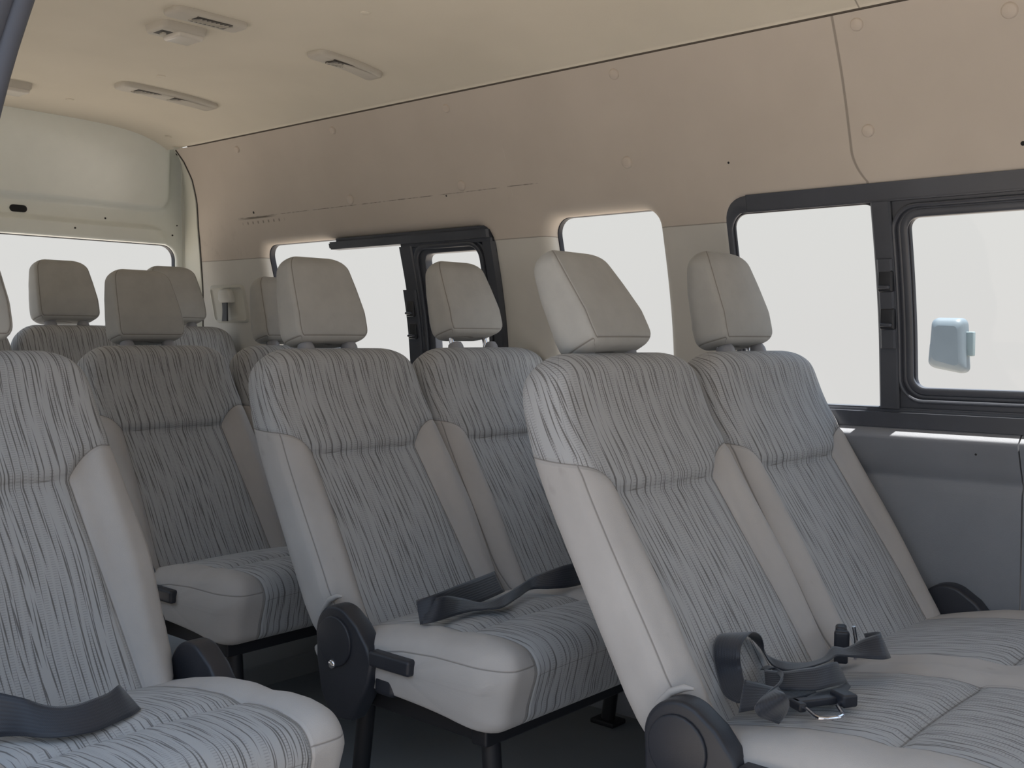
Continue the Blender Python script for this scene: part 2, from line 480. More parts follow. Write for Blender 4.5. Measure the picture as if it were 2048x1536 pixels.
def backrest_mesh(name):
    V = []; Fc = []; A = {'s': [], 't': [], 'sd': [], 'seam': []}
    st = []
    T0 = 0.094; rt = 0.047; rw = 0.075
    nA = 5
    for i in range(nA): 
        a = pi / 2 * (1 - i / nA); st.append((0.02 * (1 - sin(a)), 1 - cos(a), 0.02, 0.02))
    n = 96
    for i in range(n + 1): st.append((0.02 + (LTOP - rt - 0.02) * i / n, 0, 0, 0))
    m = 10
    for i in range(1, m + 1):
        a = pi / 2 * i / m; st.append((LTOP - rt + rt * sin(a), 1 - cos(a), rt * 0.97, 0))
    N = None
    for l, sh, dT, dw in st:
        y, z, a = F(l)
        tw = min(1.0, max(0.0, (l - (LTOP - 0.080)) / 0.080))
        w = half_width(l) + wide(l) - dw * sh - rw * (1 - sqrt(max(0.0, 1 - tw ** 2.2)))
        q0 = dT * sh; T = T0 - 2 * dT * sh
        ring = rrect(w, T, 0.022, 0.030)
        N = len(ring)
        for x, q, s in ring:
            Q = q + q0
            xf = x + wide(l)
            xo = xf + 0.006
            ls = lseam(xo, half_width(l) + 0.008, Q)
            up = l - ls
            inn = min(xi_at(l) - abs(xo), -up)
            sd = max(up, inn) if Q < 0.5 * T0 or up > -0.02 else up
            if Q > 0.03: sd = up
            # padding relief
            wgt = 1 - sm(0.0, 0.05, q) if T > 0.03 else 0.0
            wgt *= 1 - sh
            u = abs(x) / max(w, 0.01)
            puff_up = 0.013 * (1 - u ** 4) + 0.004 * exp(-((l - LS - 0.05) / 0.05) ** 2)
            lo_ins = 0.001 + 0.004 * exp(-((l - 0.2) / 0.12) ** 2)
            bol = 0.014 * exp(-((abs(x) - 0.183) / 0.024) ** 2)
            crease = -0.004 * exp(-((abs(xo) - xi_at(l)) / 0.008) ** 2)
            k = sm(-0.012, 0.016, up)
            d = lerp(lo_ins + bol + crease, puff_up, k) - 0.003 * exp(-(up / 0.010) ** 2)
            off = Q - d * wgt
            # back of the shell is slightly hollow, sides swell a little
            xx = x
            if 0.015 < q < T - 0.01: xx = x + math.copysign(0.004 * sin(pi * q / max(T, 0.01)), x) * (1 - sh)
            V.append((xx + wide(l), y + cos(a) * off, z - sin(a) * off))
            A['s'].append(s); A['t'].append(l); A['sd'].append(sd)
            cs = abs(s) - (w - 0.004)
            if up > 0.004: cs = math.copysign(0.02, cs)
            A['seam'].append(max(-0.02, min(cs, 0.02)))
    S = len(st)
    for i in range(S - 1):
        for k in range(N):
            Fc.append((i * N + k, i * N + (k + 1) % N, (i + 1) * N + (k + 1) % N, (i + 1) * N + k))
    Fc.append(tuple(reversed(range(N)))); Fc.append(tuple((S - 1) * N + k for k in range(N)))
    return V, Fc, A

def cushion_mesh(centres, wh=0.237):
    """bench cushion with one striped place per centre"""
    x0, x1 = centres[0] - wh, centres[-1] + wh
    V = []; Fc = []; A = {'s': [], 't': [], 'sd': [], 'seam': []}
    ym = 0.524 - YD
    # profile around: bottom rear -> bottom front -> front -> top -> rear ; (y, z)
    prof = []
    def seg(a, b, n):
        for i in range(n): prof.append((lerp(a[0], b[0], i / n), lerp(a[1], b[1], i / n)))
    seg((0.80, 0.335), (0.62, 0.318), 5); seg((0.62, 0.318), (0.425, 0.302), 6)
    for p in arcpts((0.415, 0.332), 0.030, 270, 190, 8): prof.append(p)
    seg((0.3835, 0.340), (0.366, 0.395), 7)
    for p in arcpts((0.408, 0.400), 0.043, 178, 95, 12): prof.append(p)
    topy = [0.412 + (0.80 - 0.412) * i / 42 for i in range(43)]
    for yy in topy:
        zt = interp([(0.40, 0.4435), (0.44, 0.4475), (0.48, 0.4465), (0.524, 0.4395), (0.57, 0.4415), (0.64, 0.434), (0.72, 0.418), (0.80, 0.397), (0.84, 0.385)], yy)
        prof.append((yy, zt))
    for p in arcpts((0.812, 0.372), 0.025, 70, -60, 6): prof.append(p)
    t = [0.0]
    for a, b in zip(prof, prof[1:]): t.append(t[-1] + sqrt((a[0] - b[0]) ** 2 + (a[1] - b[1]) ** 2))
    N = len(prof)
    xs = []
    r = 0.034
    m = 7
    L = x1 - x0
    for i in range(m): xs.append((x0 + r * (1 - cos(pi / 2 * i / m)), 1 - sin(pi / 2 * i / m)))
    nn = int(L / 0.0085)
    for i in range(nn + 1): xs.append((x0 + r + (L - 2 * r) * i / nn, 0))
    for i in range(m - 1, -1, -1): xs.append((x1 - r * (1 - cos(pi / 2 * i / m)), 1 - sin(pi / 2 * i / m)))
    cap = (0.90, 0.78, 0.62, 0.45, 0.28, 0.12)
    xs = [(x0, 1, q) for q in reversed(cap)] + [(x, s_, 1.0) for x, s_ in xs] + [(x1, 1, q) for q in cap]
    for x, sh, sq in xs:
        dx = min((abs(x - c), c) for c in centres)
        ax = dx[0]
        edge = min(x - x0, x1 - x)
        for (y, z), tt in zip(prof, t):
            yy = y; zz = z
            front = sm(0.52, 0.40, y)
            yy += 0.050 * sh * front
            top = sm(0.36, 0.41, z)
            zz -= 0.022 * sh * top
            zz += 0.010 * sh * sm(0.33, 0.31, z)
            # bolsters beside the striped places, valley between places
            b = 0.006 * exp(-((ax - 0.195) / 0.022) ** 2) - 0.004 * exp(-((ax - 0.160) / 0.010) ** 2)
            zz += b * top * sm(0.80, 0.6, y) * (1 - sh)
            zz += 0.004 * (1 - (ax / 0.16) ** 2) * top if ax < 0.16 else 0
            zz -= 0.010 * exp(-((y - 0.524) / 0.010) ** 2) * top * sm(0.17, 0.14, ax)
            # side swell
            xx = x
            if sq < 1: yy = lerp(0.60, yy, sq); zz = lerp(0.372, zz, sq)
            if sh > 0.6: xx += math.copysign(0.008 * sm(0.30, 0.36, zz) * sm(0.44, 0.38, zz) + 0.004 * (1 - sq), x - (x0 + x1) / 2) * (sh - 0.6) / 0.4
            V.append((xx, yy - YD, zz))
            A['s'].append(x); A['t'].append(tt); A['sd'].append(0.160 - ax)
            se = y - 0.524
            if not (ax < 0.163 and z > 0.40 and sq == 1): se = 0.02
            if edge < 0.085 and (edge < 0.030 or yy < 0.425) and yy < 0.80 and ax > 0.158:
                se = zz - (interp([(0.36, 0.413), (0.52, 0.413), (0.60, 0.407), (0.80, 0.366)], yy))
            A['seam'].append(max(-0.02, min(se, 0.02)))
    S = len(xs)
    for i in range(S - 1):
        for k in range(N):
            Fc.append((i * N + k, i * N + (k + 1) % N, (i + 1) * N + (k + 1) % N, (i + 1) * N + k))
    Fc.append(tuple(reversed(range(N)))); Fc.append(tuple((S - 1) * N + k for k in range(N)))
    return V, Fc, A

def headrest_mesh():
    """local frame at the posts: z along the headrest, y back"""
    V = []; Fc = []; A = {'seam': []}
    H = 0.197
    st = []
    rb, rt = 0.022, 0.036
    for i in range(6):
        a = pi / 2 * i / 6; st.append((rb * (1 - cos(a)), (1 - sin(a)), rb))
    n = 22
    for i in range(n + 1): st.append((rb + (H - rb - rt) * i / n, 0, 0))
    for i in range(1, 9):
        a = pi / 2 * i / 8; st.append((H - rt + rt * sin(a), 1 - cos(a), rt))
    N = None
    for l, sh, r in st:
        u = l / H
        w = interp([(0, 0.094), (0.15, 0.0965), (0.35, 0.0955), (0.6, 0.0905), (0.8, 0.085), (1.0, 0.079)], u)
        T = interp([(0, 0.088), (0.25, 0.092), (0.6, 0.080), (0.85, 0.064), (1.0, 0.055)], u)
        qf = interp([(0, 0.0), (0.3, -0.003), (0.6, 0.004), (1.0, 0.014)], u)
        dr = (0.024 if r == rb else 0.040) * sh; dq = (0.016 if r == rb else 0.025) * sh
        ring = rrect(w - dr, T - 2 * dq, 0.011, 0.040, nf=32, nc=6, ns=6, nb=8)
        N = len(ring)
        for x, q, s in ring:
            bulge = 0.007 * (1 - (abs(x) / w) ** 2) * sin(pi * min(1, u)) * sm(0.03, 0.0, q) * (1 - sh)
            xx = x + (math.copysign(0.004, x) * sin(pi * min(1, max(0, q / T))) if abs(x) > 0.05 else 0) * (1 - sh)
            V.append((xx, qf + dq + q - bulge, l))
            sa = abs(s) - (w - dr - 0.006); sb = 0.0095 - l
            se = max(sa, sb)
            if sa > 0.006 and abs(sb) < sa and q < 0.085: se = -sb
            A['seam'].append(max(-0.02, min(se, 0.02)))
    S = len(st)
    for i in range(S - 1):
        for k in range(N):
            Fc.append((i * N + k, i * N + (k + 1) % N, (i + 1) * N + (k + 1) % N, (i + 1) * N + k))
    Fc.append(tuple(reversed(range(N)))); Fc.append(tuple((S - 1) * N + k for k in range(N)))
    return V, Fc, A

HR_Y, HR_Z, HR_LEAN = 1.068 - YD, 0.944, radians(15)

def add_headrest(root, cx, scale=1.0):
    V, Fc, A = headrest_mesh()
    h = fix_normals(make('headrest', V, Fc, VEL, root, True, A))
    h.location = (cx, HR_Y, HR_Z); h.rotation_euler = (-HR_LEAN, 0, 0); h.scale = (scale, 1, 1)
    for s in (-1, 1):
        p = MB().tube([(0.0595 * s, 0.044, -0.055), (0.0595 * s, 0.044, 0.03)], 0.0062, 12).build('headrest_post', CHROME, h)
        p['label'] = 'chrome headrest post'
    return h

BACK = {}
def add_back(root, cx, scale=1.0):
    if scale not in BACK:
        V, Fc, A = backrest_mesh('backrest')
        V = [(x * scale, y, z) for x, y, z in V]
        b = fix_normals(make('backrest', V, Fc, FAB, root, True, A)); BACK[scale] = b.data
    else:
        b = bpy.data.objects.new('backrest', BACK[scale]); C.objects.link(b); b.parent = root
    b.location = (cx, 0, 0)
    for s in (-1, 1):
        m = MB()
        o = Vector((0.0595 * s * scale, 1.097 - YD, 0.918)); d = Vector((0, sin(radians(22)), cos(radians(22))))
        m.tube([o - d * 0.012, o + d * 0.008, o + d * 0.016, o + d * 0.019], [0.019, 0.0185, 0.016, 0.010], 16)
        g = m.build('headrest_guide', SLEEVE, b); g['label'] = 'grey plastic headrest guide'
    return b

def add_recliner(root, x_in, side, lever=False):
    """black plastic hinge cover; side -1 = towards -x"""
    c = (0.757, 0.407); R = 0.057
    poly = arcpts(c, R, 200, 40, 16)[::-1]       # over the top
    poly = arcpts(c, R, 35, 190, 18)
    poly += [(0.702, 0.36), (0.712, 0.31), (0.716, 0.26), (0.64, 0.255), (0.625, 0.30), (0.640, 0.345), (0.652, 0.392)]
    # mirrored so that the arm slopes forward and down
    top = arcpts(c, R, -10, 118, 16)
    poly = top + [(0.700, 0.437), (0.672, 0.404), (0.660, 0.375), (0.668, 0.340), (0.690, 0.300), (0.716, 0.262), (0.770, 0.255), (0.800, 0.300), (0.812, 0.360)]
    poly = [(y - YD, z) for y, z in poly]
    m = MB()
    lo, hi = (x_in - 0.040, x_in) if side < 0 else (x_in, x_in + 0.040)
    m.prism(poly, lo, hi, 0, bevel=0.007, seg=4)
    xo = lo if side < 0 else hi
    # raised round boss with a groove
    disc = [(p[0] - YD, p[1]) for p in arcpts((0.757, 0.400), 0.046, 0, 345, 23)]
    a, b = (xo - 0.005, xo + 0.004) if side < 0 else (xo - 0.004, xo + 0.005)
    m.prism(disc, a, b, 0, bevel=0.003, seg=3)
    r = m.build('recliner_cover', PLASTIC, root)
    r['label'] = 'black plastic hinge cover'
    sc = MB().disc_dome((xo + side * 0.004, 0.760 - YD, 0.358), (side, 0, 0), 0.0085, 0.004, 16).build('cover_screw', CHROME, r)
    sc['label'] = 'bright screw head'
    if lever:
        m = MB()
        xc = x_in + side * 0.012
        m.rbox((min(xc, xc + side * 0.028), 0.565 - YD, 0.372), (max(xc, xc + side * 0.028), 0.668 - YD, 0.400), 0.006)
        m.rbox((xc - 0.012, 0.622 - YD, 0.318), (xc + 0.012, 0.672 - YD, 0.382), 0.010)
        m.build('recliner_lever', PLASTIC, r)['label'] = 'black recliner lever'
    return r

def add_hem(root, x, side):
    pts = [(x + side * (0.003 - 0.022 * sm(0.45, 0.385, z)), y - YD, z) for y, z in ((0.775, 0.472), (0.790, 0.4705), (0.812, 0.460), (0.835, 0.436), (0.850, 0.405), (0.856, 0.388))]
    MB().tube(pts, [0.002, 0.005, 0.006, 0.006, 0.005, 0.003], 10).build('cover_hem', VELP, root)

def add_frame(root, centres):
    x0, x1 = centres[0] - 0.19, centres[-1] + 0.19
    m = MB()
    for y in (0.45, 0.76):
        m.rbox((x0 - 0.02, y - 0.018 - YD, 0.270), (x1 + 0.02, y + 0.018 - YD, 0.306), 0.005)
    for x in (x0, x1):
        m.rbox((x - 0.016, 0.45 - YD, 0.275), (x + 0.016, 0.78 - YD, 0.312), 0.005)
    m.build('seat_frame', STEEL, root)
    for x in (x0 + 0.01, x1 - 0.01):
        for y, y2 in ((0.45, 0.43), (0.76, 0.80)):
            m = MB().tube([(x, y - YD, 0.285), (x, y2 - YD, 0.012)], 0.017, 12)
            m.rbox((x - 0.028, y2 - 0.035 - YD, 0.0), (x + 0.028, y2 + 0.035 - YD, 0.012), 0.004)
            m.build('leg', STEEL, root)

def seat_unit(name, label, cat, centres, scale=1.0, group=None, covers=True, wh=None):
    root = thing(name, label, cat, group=group)
    V, Fc, A = cushion_mesh(centres, (0.237 if scale == 1 else 0.203))
    fix_normals(make('cushion', V, Fc, FAB, root, True, A))
    for c in centres:
        add_back(root, c, scale)
    for c in centres:
        add_headrest(root, c, 1.0)
    if covers:
        add_hem(root, centres[0] - 0.226, -1)
        add_recliner(root, centres[0] - 0.222 * scale, -1, True)
        add_recliner(root, centres[-1] + 0.222 * scale, 1, False)
    add_frame(root, centres)
    return root

def kids(o, n): return sorted([c for c in o.children if c.name.split('.')[0] == n], key=lambda c: c.location.x)

X0 = 1.4845
bench = seat_unit('bench_seat', 'grey velour two-place bench nearest the large sliding window, heaped black belt on it', 'seat', [0.0, 0.45], group='striped velour bench seats on the left')
bench.location = (X0, YD, 0)
bk = kids(bench, 'backrest')[1]; bk.scale.x = 1.05; bk.location.x += 0.010
bench_b = dup(bench, (X0 + 0.016, YD + 0.761, 0))
bench_b['label'] = 'middle grey two-place bench seat whose window-side headrest is raised on chrome posts'
bench_c = dup(bench, (X0 + 0.019, YD + 1.509, 0))
bench_c['label'] = 'shaded grey two-place bench seat behind the middle bench, in front of the rear row'
def tune(b, i, dz=0.0, lean=0.0, yaw=0.0, dy=0.0):
    h = kids(b, 'headrest')[i]
    h.location.y += dy; h.location.z += dz; h.rotation_euler.x -= radians(lean); h.rotation_euler.z += radians(yaw)
rc = kids(bench, 'recliner_cover')[0]; rc.location.y += 0.020; rc.location.x -= 0.004
tune(bench, 0, 0.0, 15.0, 4.0, -0.016)
tune(bench, 1, 0.0, 0.5, 0)
tune(bench_b, 1, 0.018, 3.0)
tune(bench_b, 0, 0.0, 1.0)
single = seat_unit('single_seat', 'grey velour single seat across the aisle, cut off by the left border', 'seat', [0.0])
single.location = (X0 - 0.774, YD + 0.750, 0)
rear = seat_unit('rear_bench_seat', 'rearmost grey bench seat standing in front of the white rear door', 'seat', [-0.76, -0.38, 0.0, 0.38], scale=0.86, covers=False)
rear.location = (1.584, YD + 2.118, 0.057)
# ------------------------------------------------------------------ shell
PROF = [(-0.2, 2.215), (0.60, 2.212), (0.67, 2.200), (0.83, 2.185), (0.98, 2.172), (1.1, 2.15), (1.2, 2.125), (1.3, 2.10), (1.45, 2.05), (1.576, 1.99), (1.64, 1.955)]
# smooth version of the measured profile
def XL(z):
    h = 0.05
    return (interp(PROF, z - h) + 2 * interp(PROF, z - h / 2) + 2 * interp(PROF, z) + 2 * interp(PROF, z + h / 2) + interp(PROF, z + h)) / 8
XC = 1.355
def XR(z): return 2 * XC - XL(z) - 0.075 * sm(1.05, 0.75, z)
def rear_curve(y): return 0.0 if y < 3.11 else 0.14 * (y - 3.11) ** 1.3
YE = [(0.70, 3.385), (0.988, 3.352), (1.145, 3.312), (1.314, 3.272), (1.40, 3.240), (1.475, 3.226), (1.53, 3.232), (1.578, 3.252)]

def rr_loop(a0, a1, b0, b1, r, ns, nc, nsv):
    """rounded rectangle loop in (a, b) with outward normals; returns (a, b, na, nb, kind)"""
    if not isinstance(r, (list, tuple)): r = [r] * 4
    rbl, rbr, rtr, rtl = r
    out = []
    def side(p, q, nrm, n):
        for i in range(n): out.append((lerp(p[0], q[0], i / n), lerp(p[1], q[1], i / n), nrm[0], nrm[1]))
    def corner(c, rr, d0):
        for i in range(nc):
            a = radians(d0 + 90 * i / nc); out.append((c[0] + rr * cos(a), c[1] + rr * sin(a), cos(a), sin(a)))
    side((a0 + rbl, b0), (a1 - rbr, b0), (0, -1), ns); corner((a1 - rbr, b0 + rbr), rbr, -90)
    side((a1, b0 + rbr), (a1, b1 - rtr), (1, 0), nsv); corner((a1 - rtr, b1 - rtr), rtr, 0)
    side((a1 - rtr, b1), (a0 + rtl, b1), (0, 1), ns); corner((a0 + rtl, b1 - rtl), rtl, 90)
    side((a0, b1 - rtl), (a0, b0 + rbl), (-1, 0), nsv); corner((a0 + rbl, b0 + rbl), rbl, 180)
    return out

def cell(mb, outer, hole, r, fn, roll=((0.0, 0.05), (0.0, 0.022)), rr=0.02, rings=8, ns=24, nc=8, nsv=16):
    """plate with a rounded hole; fn(a, b, depth) -> xyz, depth >0 goes outwards from the cabin"""
    A0, A1, B0, B1 = outer
    a0, a1, b0, b1 = hole
    lp = rr_loop(a0, a1, b0, b1, r, ns, nc, nsv)
    n = len(lp)
    cols = []
    for (a, b, na, nb) in lp:
        col = []
        for d, dep in roll: col.append((a + na * d, b + nb * d, dep))
        for i in range(1, 6):
            q = pi / 2 * i / 5
            col.append((a + na * rr * (1 - cos(q)), b + nb * rr * (1 - cos(q)), rr * (1 - sin(q)) * 1.0))
        pa, pb = a + na * rr, b + nb * rr
        # matching point on the outer rectangle
        if abs(na) < 1e-6: oa, ob = pa, (B1 if nb > 0 else B0)
        elif abs(nb) < 1e-6: oa, ob = (A1 if na > 0 else A0), pb
        else:
            ca = A1 if na > 0 else A0; cb = B1 if nb > 0 else B0
            ang = math.atan2(abs(nb), abs(na)) / (pi / 2)     # 0 -> along a, 1 -> along b
            if ang <= 0.5: oa, ob = ca, lerp(pb, cb, ang * 2)
            else: oa, ob = lerp(ca, pa, (ang - 0.5) * 2), cb
        for i in range(1, rings + 1): col.append((lerp(pa, oa, i / rings), lerp(pb, ob, i / rings), 0.0))
        cols.append(col)
    m = len(cols[0])
    vs = [fn(*p) for c in cols for p in c]
    fs = []
    for i in range(n):
        j = (i + 1) % n
        for k in range(m - 1): fs.append((i * m + k, j * m + k, j * m + k + 1, i * m + k + 1))
    mb.add(vs, fs)

def sheet(mb, A0, A1, B0, B1, fn, na, nb):
    vs = [fn(lerp(A0, A1, i / na), lerp(B0, B1, j / nb), 0.0) for i in range(na + 1) for j in range(nb + 1)]
    fs = [(i * (nb + 1) + j, (i + 1) * (nb + 1) + j, (i + 1) * (nb + 1) + j + 1, i * (nb + 1) + j + 1) for i in range(na) for j in range(nb)]
    mb.add(vs, fs)

fl = lambda y, z, d: (XL(z) + d - rear_curve(y) * 1.0, y, z)
fr = lambda y, z, d: (XR(z) - d, y, z)
ZB, ZT = 0.7655, 1.5712

W1 = (0.10, 1.239, 0.790, 1.2585); W2 = (1.4255, 1.757, 0.790, 1.2525); W3 = (1.950, 2.968, 0.790, 1.2475)
mb = MB()
cell(mb, (-1.25, 0.04, ZB, ZT), (-1.15, -0.03, 0.80, 1.25), 0.05, fl)
cell(mb, (0.04, 1.335, ZB, ZT), W1, [0.03, 0.03, 0.052, 0.05], fl, roll=((0, 0.018), (0, 0.010)), rr=0.010, rings=10)
cell(mb, (1.335, 1.85, ZB, ZT), W2, [0.03, 0.03, 0.045, 0.045], fl, roll=((0, 0.060), (0, 0.030)), rr=0.030, rings=10)
cell(mb, (1.85, 3.10, ZB, ZT), W3, [0.03, 0.03, 0.045, 0.055], fl, roll=((0, 0.050), (0, 0.026)), rr=0.026, rings=10)
sheet(mb, 0.0, 1.0, ZB, ZT, lambda u, z, d: fl(lerp(3.10, interp(YE, z), u), z, d), 20, 30)
wall_left = tag(mb.build('wall_left', WALLM, angle=60), kind='structure')

mb = MB()
cell(mb, (1.40, 1.95, 0.70, 1.60), (1.46, 1.88, 0.80, 1.25), 0.045, fr)
cell(mb, (1.95, 3.40, 0.70, 1.60), (2.02, 3.10, 0.80, 1.25), 0.045, fr)
sheet(mb, 1.40, 3.40, -0.02, 0.70, fr, 10, 8)
wall_right = tag(mb.build('wall_right', WALLM, angle=60), kind='structure')

mb = MB()  # unseen front side wall, added to hold back daylight from the front right
cell(mb, (-1.25, -0.40, 0.74, 1.60), (-1.15, -0.46, 0.82, 1.25), 0.045, fr)
sheet(mb, -1.25, -0.40, -0.02, 0.74, fr, 6, 8)
tag(mb.build('light_block_right', WALLM, angle=60), kind='structure')
mb = MB()  # unseen cross wall with an opening, added to dim daylight from ahead
sheet(mb, 0.48, 2.22, -0.06, 0.78, lambda x, z, d: (x, -1.25, z), 8, 8)
sheet(mb, 0.60, 2.12, 1.45, 1.64, lambda x, z, d: (x, -1.25, z), 8, 4)
tag(mb.build('light_block_front', WALLM, angle=60), kind='structure')

# door opening edge on the right side: grey rubber-lined post following the curve of the body
mb = MB()
post = [(XR(z) + 0.002, 1.412, z) for z in [0.0 + 1.60 * i / 40 for i in range(41)]]
mb.tube(post, 0.016, 10)
mb.tube([(x - 0.03, y + 0.004, z) for x, y, z in post], 0.024, 10)
mb.tube([(x - 0.07, y + 0.008, z) for x, y, z in post], 0.026, 10)
mb.tube([(x - 0.115, y + 0.012, z) for x, y, z in post], 0.028, 10)
tag(mb.build('trim_3', simple('door_seal_rubber', (0.090, 0.098, 0.125), 0.6)), kind='structure')

# ceiling
def zc(x, y):
    u = abs(x - XC) / (1.992 - XC)
    return 1.647 - 0.010 * u ** 2 - 0.061 * u ** 6 - 0.012 * sm(2.95, 3.33, y) * max(0.0, 1 - u ** 4)
def fc(x, y, d): return (x, y, zc(x, y))
mb = MB(); sheet(mb, 2 * XC - 1.992, 1.992, -1.25, 3.335, fc, 70, 80)
# turned-down rim that leaves a narrow dark gap to the side lining
ceiling = tag(mb.build('ceiling', CEILM, angle=60), kind='structure')
mb = MB()
for sx in (1, -1):
    vs = []; n = 60
    for i in range(n + 1):
        y = -1.2 + 4.40 * i / n
        xx = XC + sx * (1.992 - XC)
        z = zc(xx, y)
        vs += [(xx - sx * 0.001, y, z + 0.001), (xx + sx * 0.004, y, z - 0.0025), (xx + sx * 0.016, y, z - 0.010)]
    fs = []
    for i in range(n):
        for k in range(2): fs.append((i * 3 + k, i * 3 + k + 1, i * 3 + k + 4, i * 3 + k + 3))
    mb.add(vs, fs)
tag(mb.build('trim_4', simple('gap_brown', (0.10, 0.085, 0.07), 0.9)), kind='structure')

# roof skin and outer body side (what keeps daylight out above the lining)
mb = MB()
ring = []
for i in range(41):
    a = pi * i / 40
    x = XC + 0.80 * cos(a) * (1.0 if True else 0); z = 1.62 + 0.085 * sin(a) ** 0.6
    ring.append((x, z))
ring = [(2.20, 1.30)] + ring + [(0.556, 1.60), (0.566, 1.575)]
vs = []; fs = []
ys = [-1.26, 0.5, 1.5, 2.5, 3.44]
for y in ys:
    for x, z in ring: vs.append((x, y, z))
R = len(ring)
for i in range(len(ys) - 1):
    for k in range(R - 1): fs.append((i * R + k, i * R + k + 1, (i + 1) * R + k + 1, (i + 1) * R + k))
mb.add(vs, fs)
tag(mb.build('trim_5', PAINT), kind='structure')

# floor with the raised step under the rear row
mb = MB()
mb.rbox((0.45, -1.25, -0.06), (2.23, 3.46, 0.0), 0.004)
mb.rbox((0.50, 2.42, -0.01), (2.20, 3.44, 0.06), 0.01)
tag(mb.build('floor', FLOORM), kind='structure')

# lower side card
LP = [(0.7725, 2.186), (0.7615, 2.172), (0.7515, 2.1600), (0.7485, 2.1585), (0.745, 2.1595), (0.736, 2.164), (0.700, 2.180), (0.676, 2.192), (0.669, 2.198), (0.662, 2.198), (0.652, 2.193), (0.640, 2.191), (0.60, 2.192), (0.30, 2.197), (0.0, 2.200)]
mb = MB()
vs = []; fs = []
ys = [0.632 + (3.30 - 0.632) * i / 40 for i in range(41)]
for y in ys:
    vs += [(2.216, y, 0.7725)] + [(x, y, z) for z, x in LP]
k = len(LP) + 1
for i in range(40):
    for j in range(k - 1): fs.append((i * k + j, i * k + j + 1, (i + 1) * k + j + 1, (i + 1) * k + j))
fs.append(tuple(range(k)))
mb.add(vs, fs)
low = tag(mb.build('trim_1', LOWER, angle=50), kind='structure')
mb = MB(); vs = []; fs = []
for y in (-1.25, 0.629):
    vs += [(2.216, y, 0.7725)] + [(x, y, z) for z, x in LP]
for j in range(k - 1): fs.append((j, j + 1, k + j + 1, k + j))
fs.append(tuple(range(k))); fs.append(tuple(range(k, 2 * k)))
mb.add(vs, fs)
tag(mb.build('trim_2', LOWER, angle=50), kind='structure')
MB().tube([(2.1675, 0.7105, 0.7255), (2.185, 0.7105, 0.7255)], 0.0022, 10).build('screw_hole', HOLE, low)

# ---- windows on the left
def glass_sheet(name, y0, y1, z0, z1, dep, parent, r=0.03):
    lp = rr_loop(y0, y1, z0, z1, r, 10, 6, 14)
    mb = MB()
    # fill by strips: build grid clipped softly (rectangular pane tucked behind its frame)
    sheet(mb, y0, y1, z0, z1, lambda y, z, d: (XL(z) + dep, y, z), 8, 14)
    return mb.build(name, GLASS, parent)

def loopband(mb, y0, y1, z0, z1, r, w, d0, d1, ns=20, nc=8, nsv=16, round_=0.004):
    """rounded-rect frame bead: width w measured outwards from the hole, between depths d0 (cabin side) and d1"""
    lp = rr_loop(y0, y1, z0, z1, r, ns, nc, nsv)
    prof = [(0, d1), (0, d0 + round_), (round_ * 0.3, d0 + round_ * 0.3), (round_, d0), (w - round_, d0), (w - round_ * 0.3, d0 + round_ * 0.3), (w, d0 + round_), (w, d1)]
    vs = []; fs = []; n = len(lp); m = len(prof)
    for a, b, na, nb in lp:
        for w_, d in prof:
            z = b + nb * w_
            vs.append((XL(z) + d, a + na * w_, z))
    for i in range(n):
        j = (i + 1) % n
        for q in range(m): fs.append((i * m + q, j * m + q, j * m + (q + 1) % m, i * m + (q + 1) % m))
    mb.add(vs, fs)

def bar(mb, y0, y1, z0, z1, d0, d1, r=0.004, n=24):
    """bar following the wall profile"""
    vs = []; fs = []
    prof = [(y0, d1), (y0, d0 + r), (y0 + r, d0), (y1 - r, d0), (y1, d0 + r), (y1, d1)]
    m = len(prof)
    for i in range(n + 1):
        z = lerp(z0, z1, i / n)
        for y, d in prof: vs.append((XL(z) + d, y, z))
    for i in range(n):
        for q in range(m): fs.append((i * m + q, i * m + (q + 1) % m, (i + 1) * m + (q + 1) % m, (i + 1) * m + q))
    fs.append(tuple(range(m))); fs.append(tuple(n * m + q for q in range(m)))
    mb.add(vs, fs)

def latch(parent, yc, zs, wd):
    for z in zs:
        m = MB(); x = XL(z)
        m.rbox((x - 0.012, yc - wd / 2, z - 0.022), (x + 0.010, yc + wd / 2, z + 0.022), 0.004)
        l = m.build('sliding_latch', LATCHM, parent)
        m = MB(); m.rbox((x - 0.022, yc - wd * 0.38, z - 0.016), (x - 0.010, yc + wd * 0.38, z - 0.009), 0.003)
        m.build('latch_tab', FRAMEM, l)

# window 1: large, fixed pane at the rear, sliding pane at the front
w1 = thing('window_1', None, None); w1['kind'] = 'structure'
mb = MB()
loopband(mb, 0.90, 1.2265, 0.806, 1.2215, 0.030, 0.012, 0.008, 0.014, round_=0.002)
g = mb.build('gasket', RUBBER, w1)
mb = MB()
# fixed frame: rear edge, header rail, sill rail
bar(mb, 0.10, 1.190, 1.2275, 1.2605, 0.0005, 0.012, r=0.002)
bar(mb, 0.10, 1.22, 1.2235, 1.2285, 0.002, 0.014)
bar(mb, 0.10, 1.236, 0.768, 0.799, -0.014, 0.04)
bar(mb, 0.10, 1.236, 0.798, 0.808, 0.004, 0.04)
bar(mb, 1.2305, 1.2415, 0.79, 1.225, 0.004, 0.014)
mb.build('window_frame', FRAMEM, w1)
mb = MB()
loopband(mb, 0.12, 1.2315, 0.806, 1.2265, [0.03, 0.03, 0.042, 0.03], 0.0335, 0.002, 0.012)
cell(mb, (0.10, 0.912, 0.80, 1.228), (0.205, 0.866, 0.828, 1.207), 0.044, lambda y, z, d: (XL(z) + 0.010 + d, y, z), roll=((0, 0.018), (0, 0.006)), rr=0.005, rings=3)
mb.build('frame_corner', FRAMEM, w1)
mb = MB()
bar(mb, 0.871, 0.912, 0.806, 1.223, -0.002, 0.035)
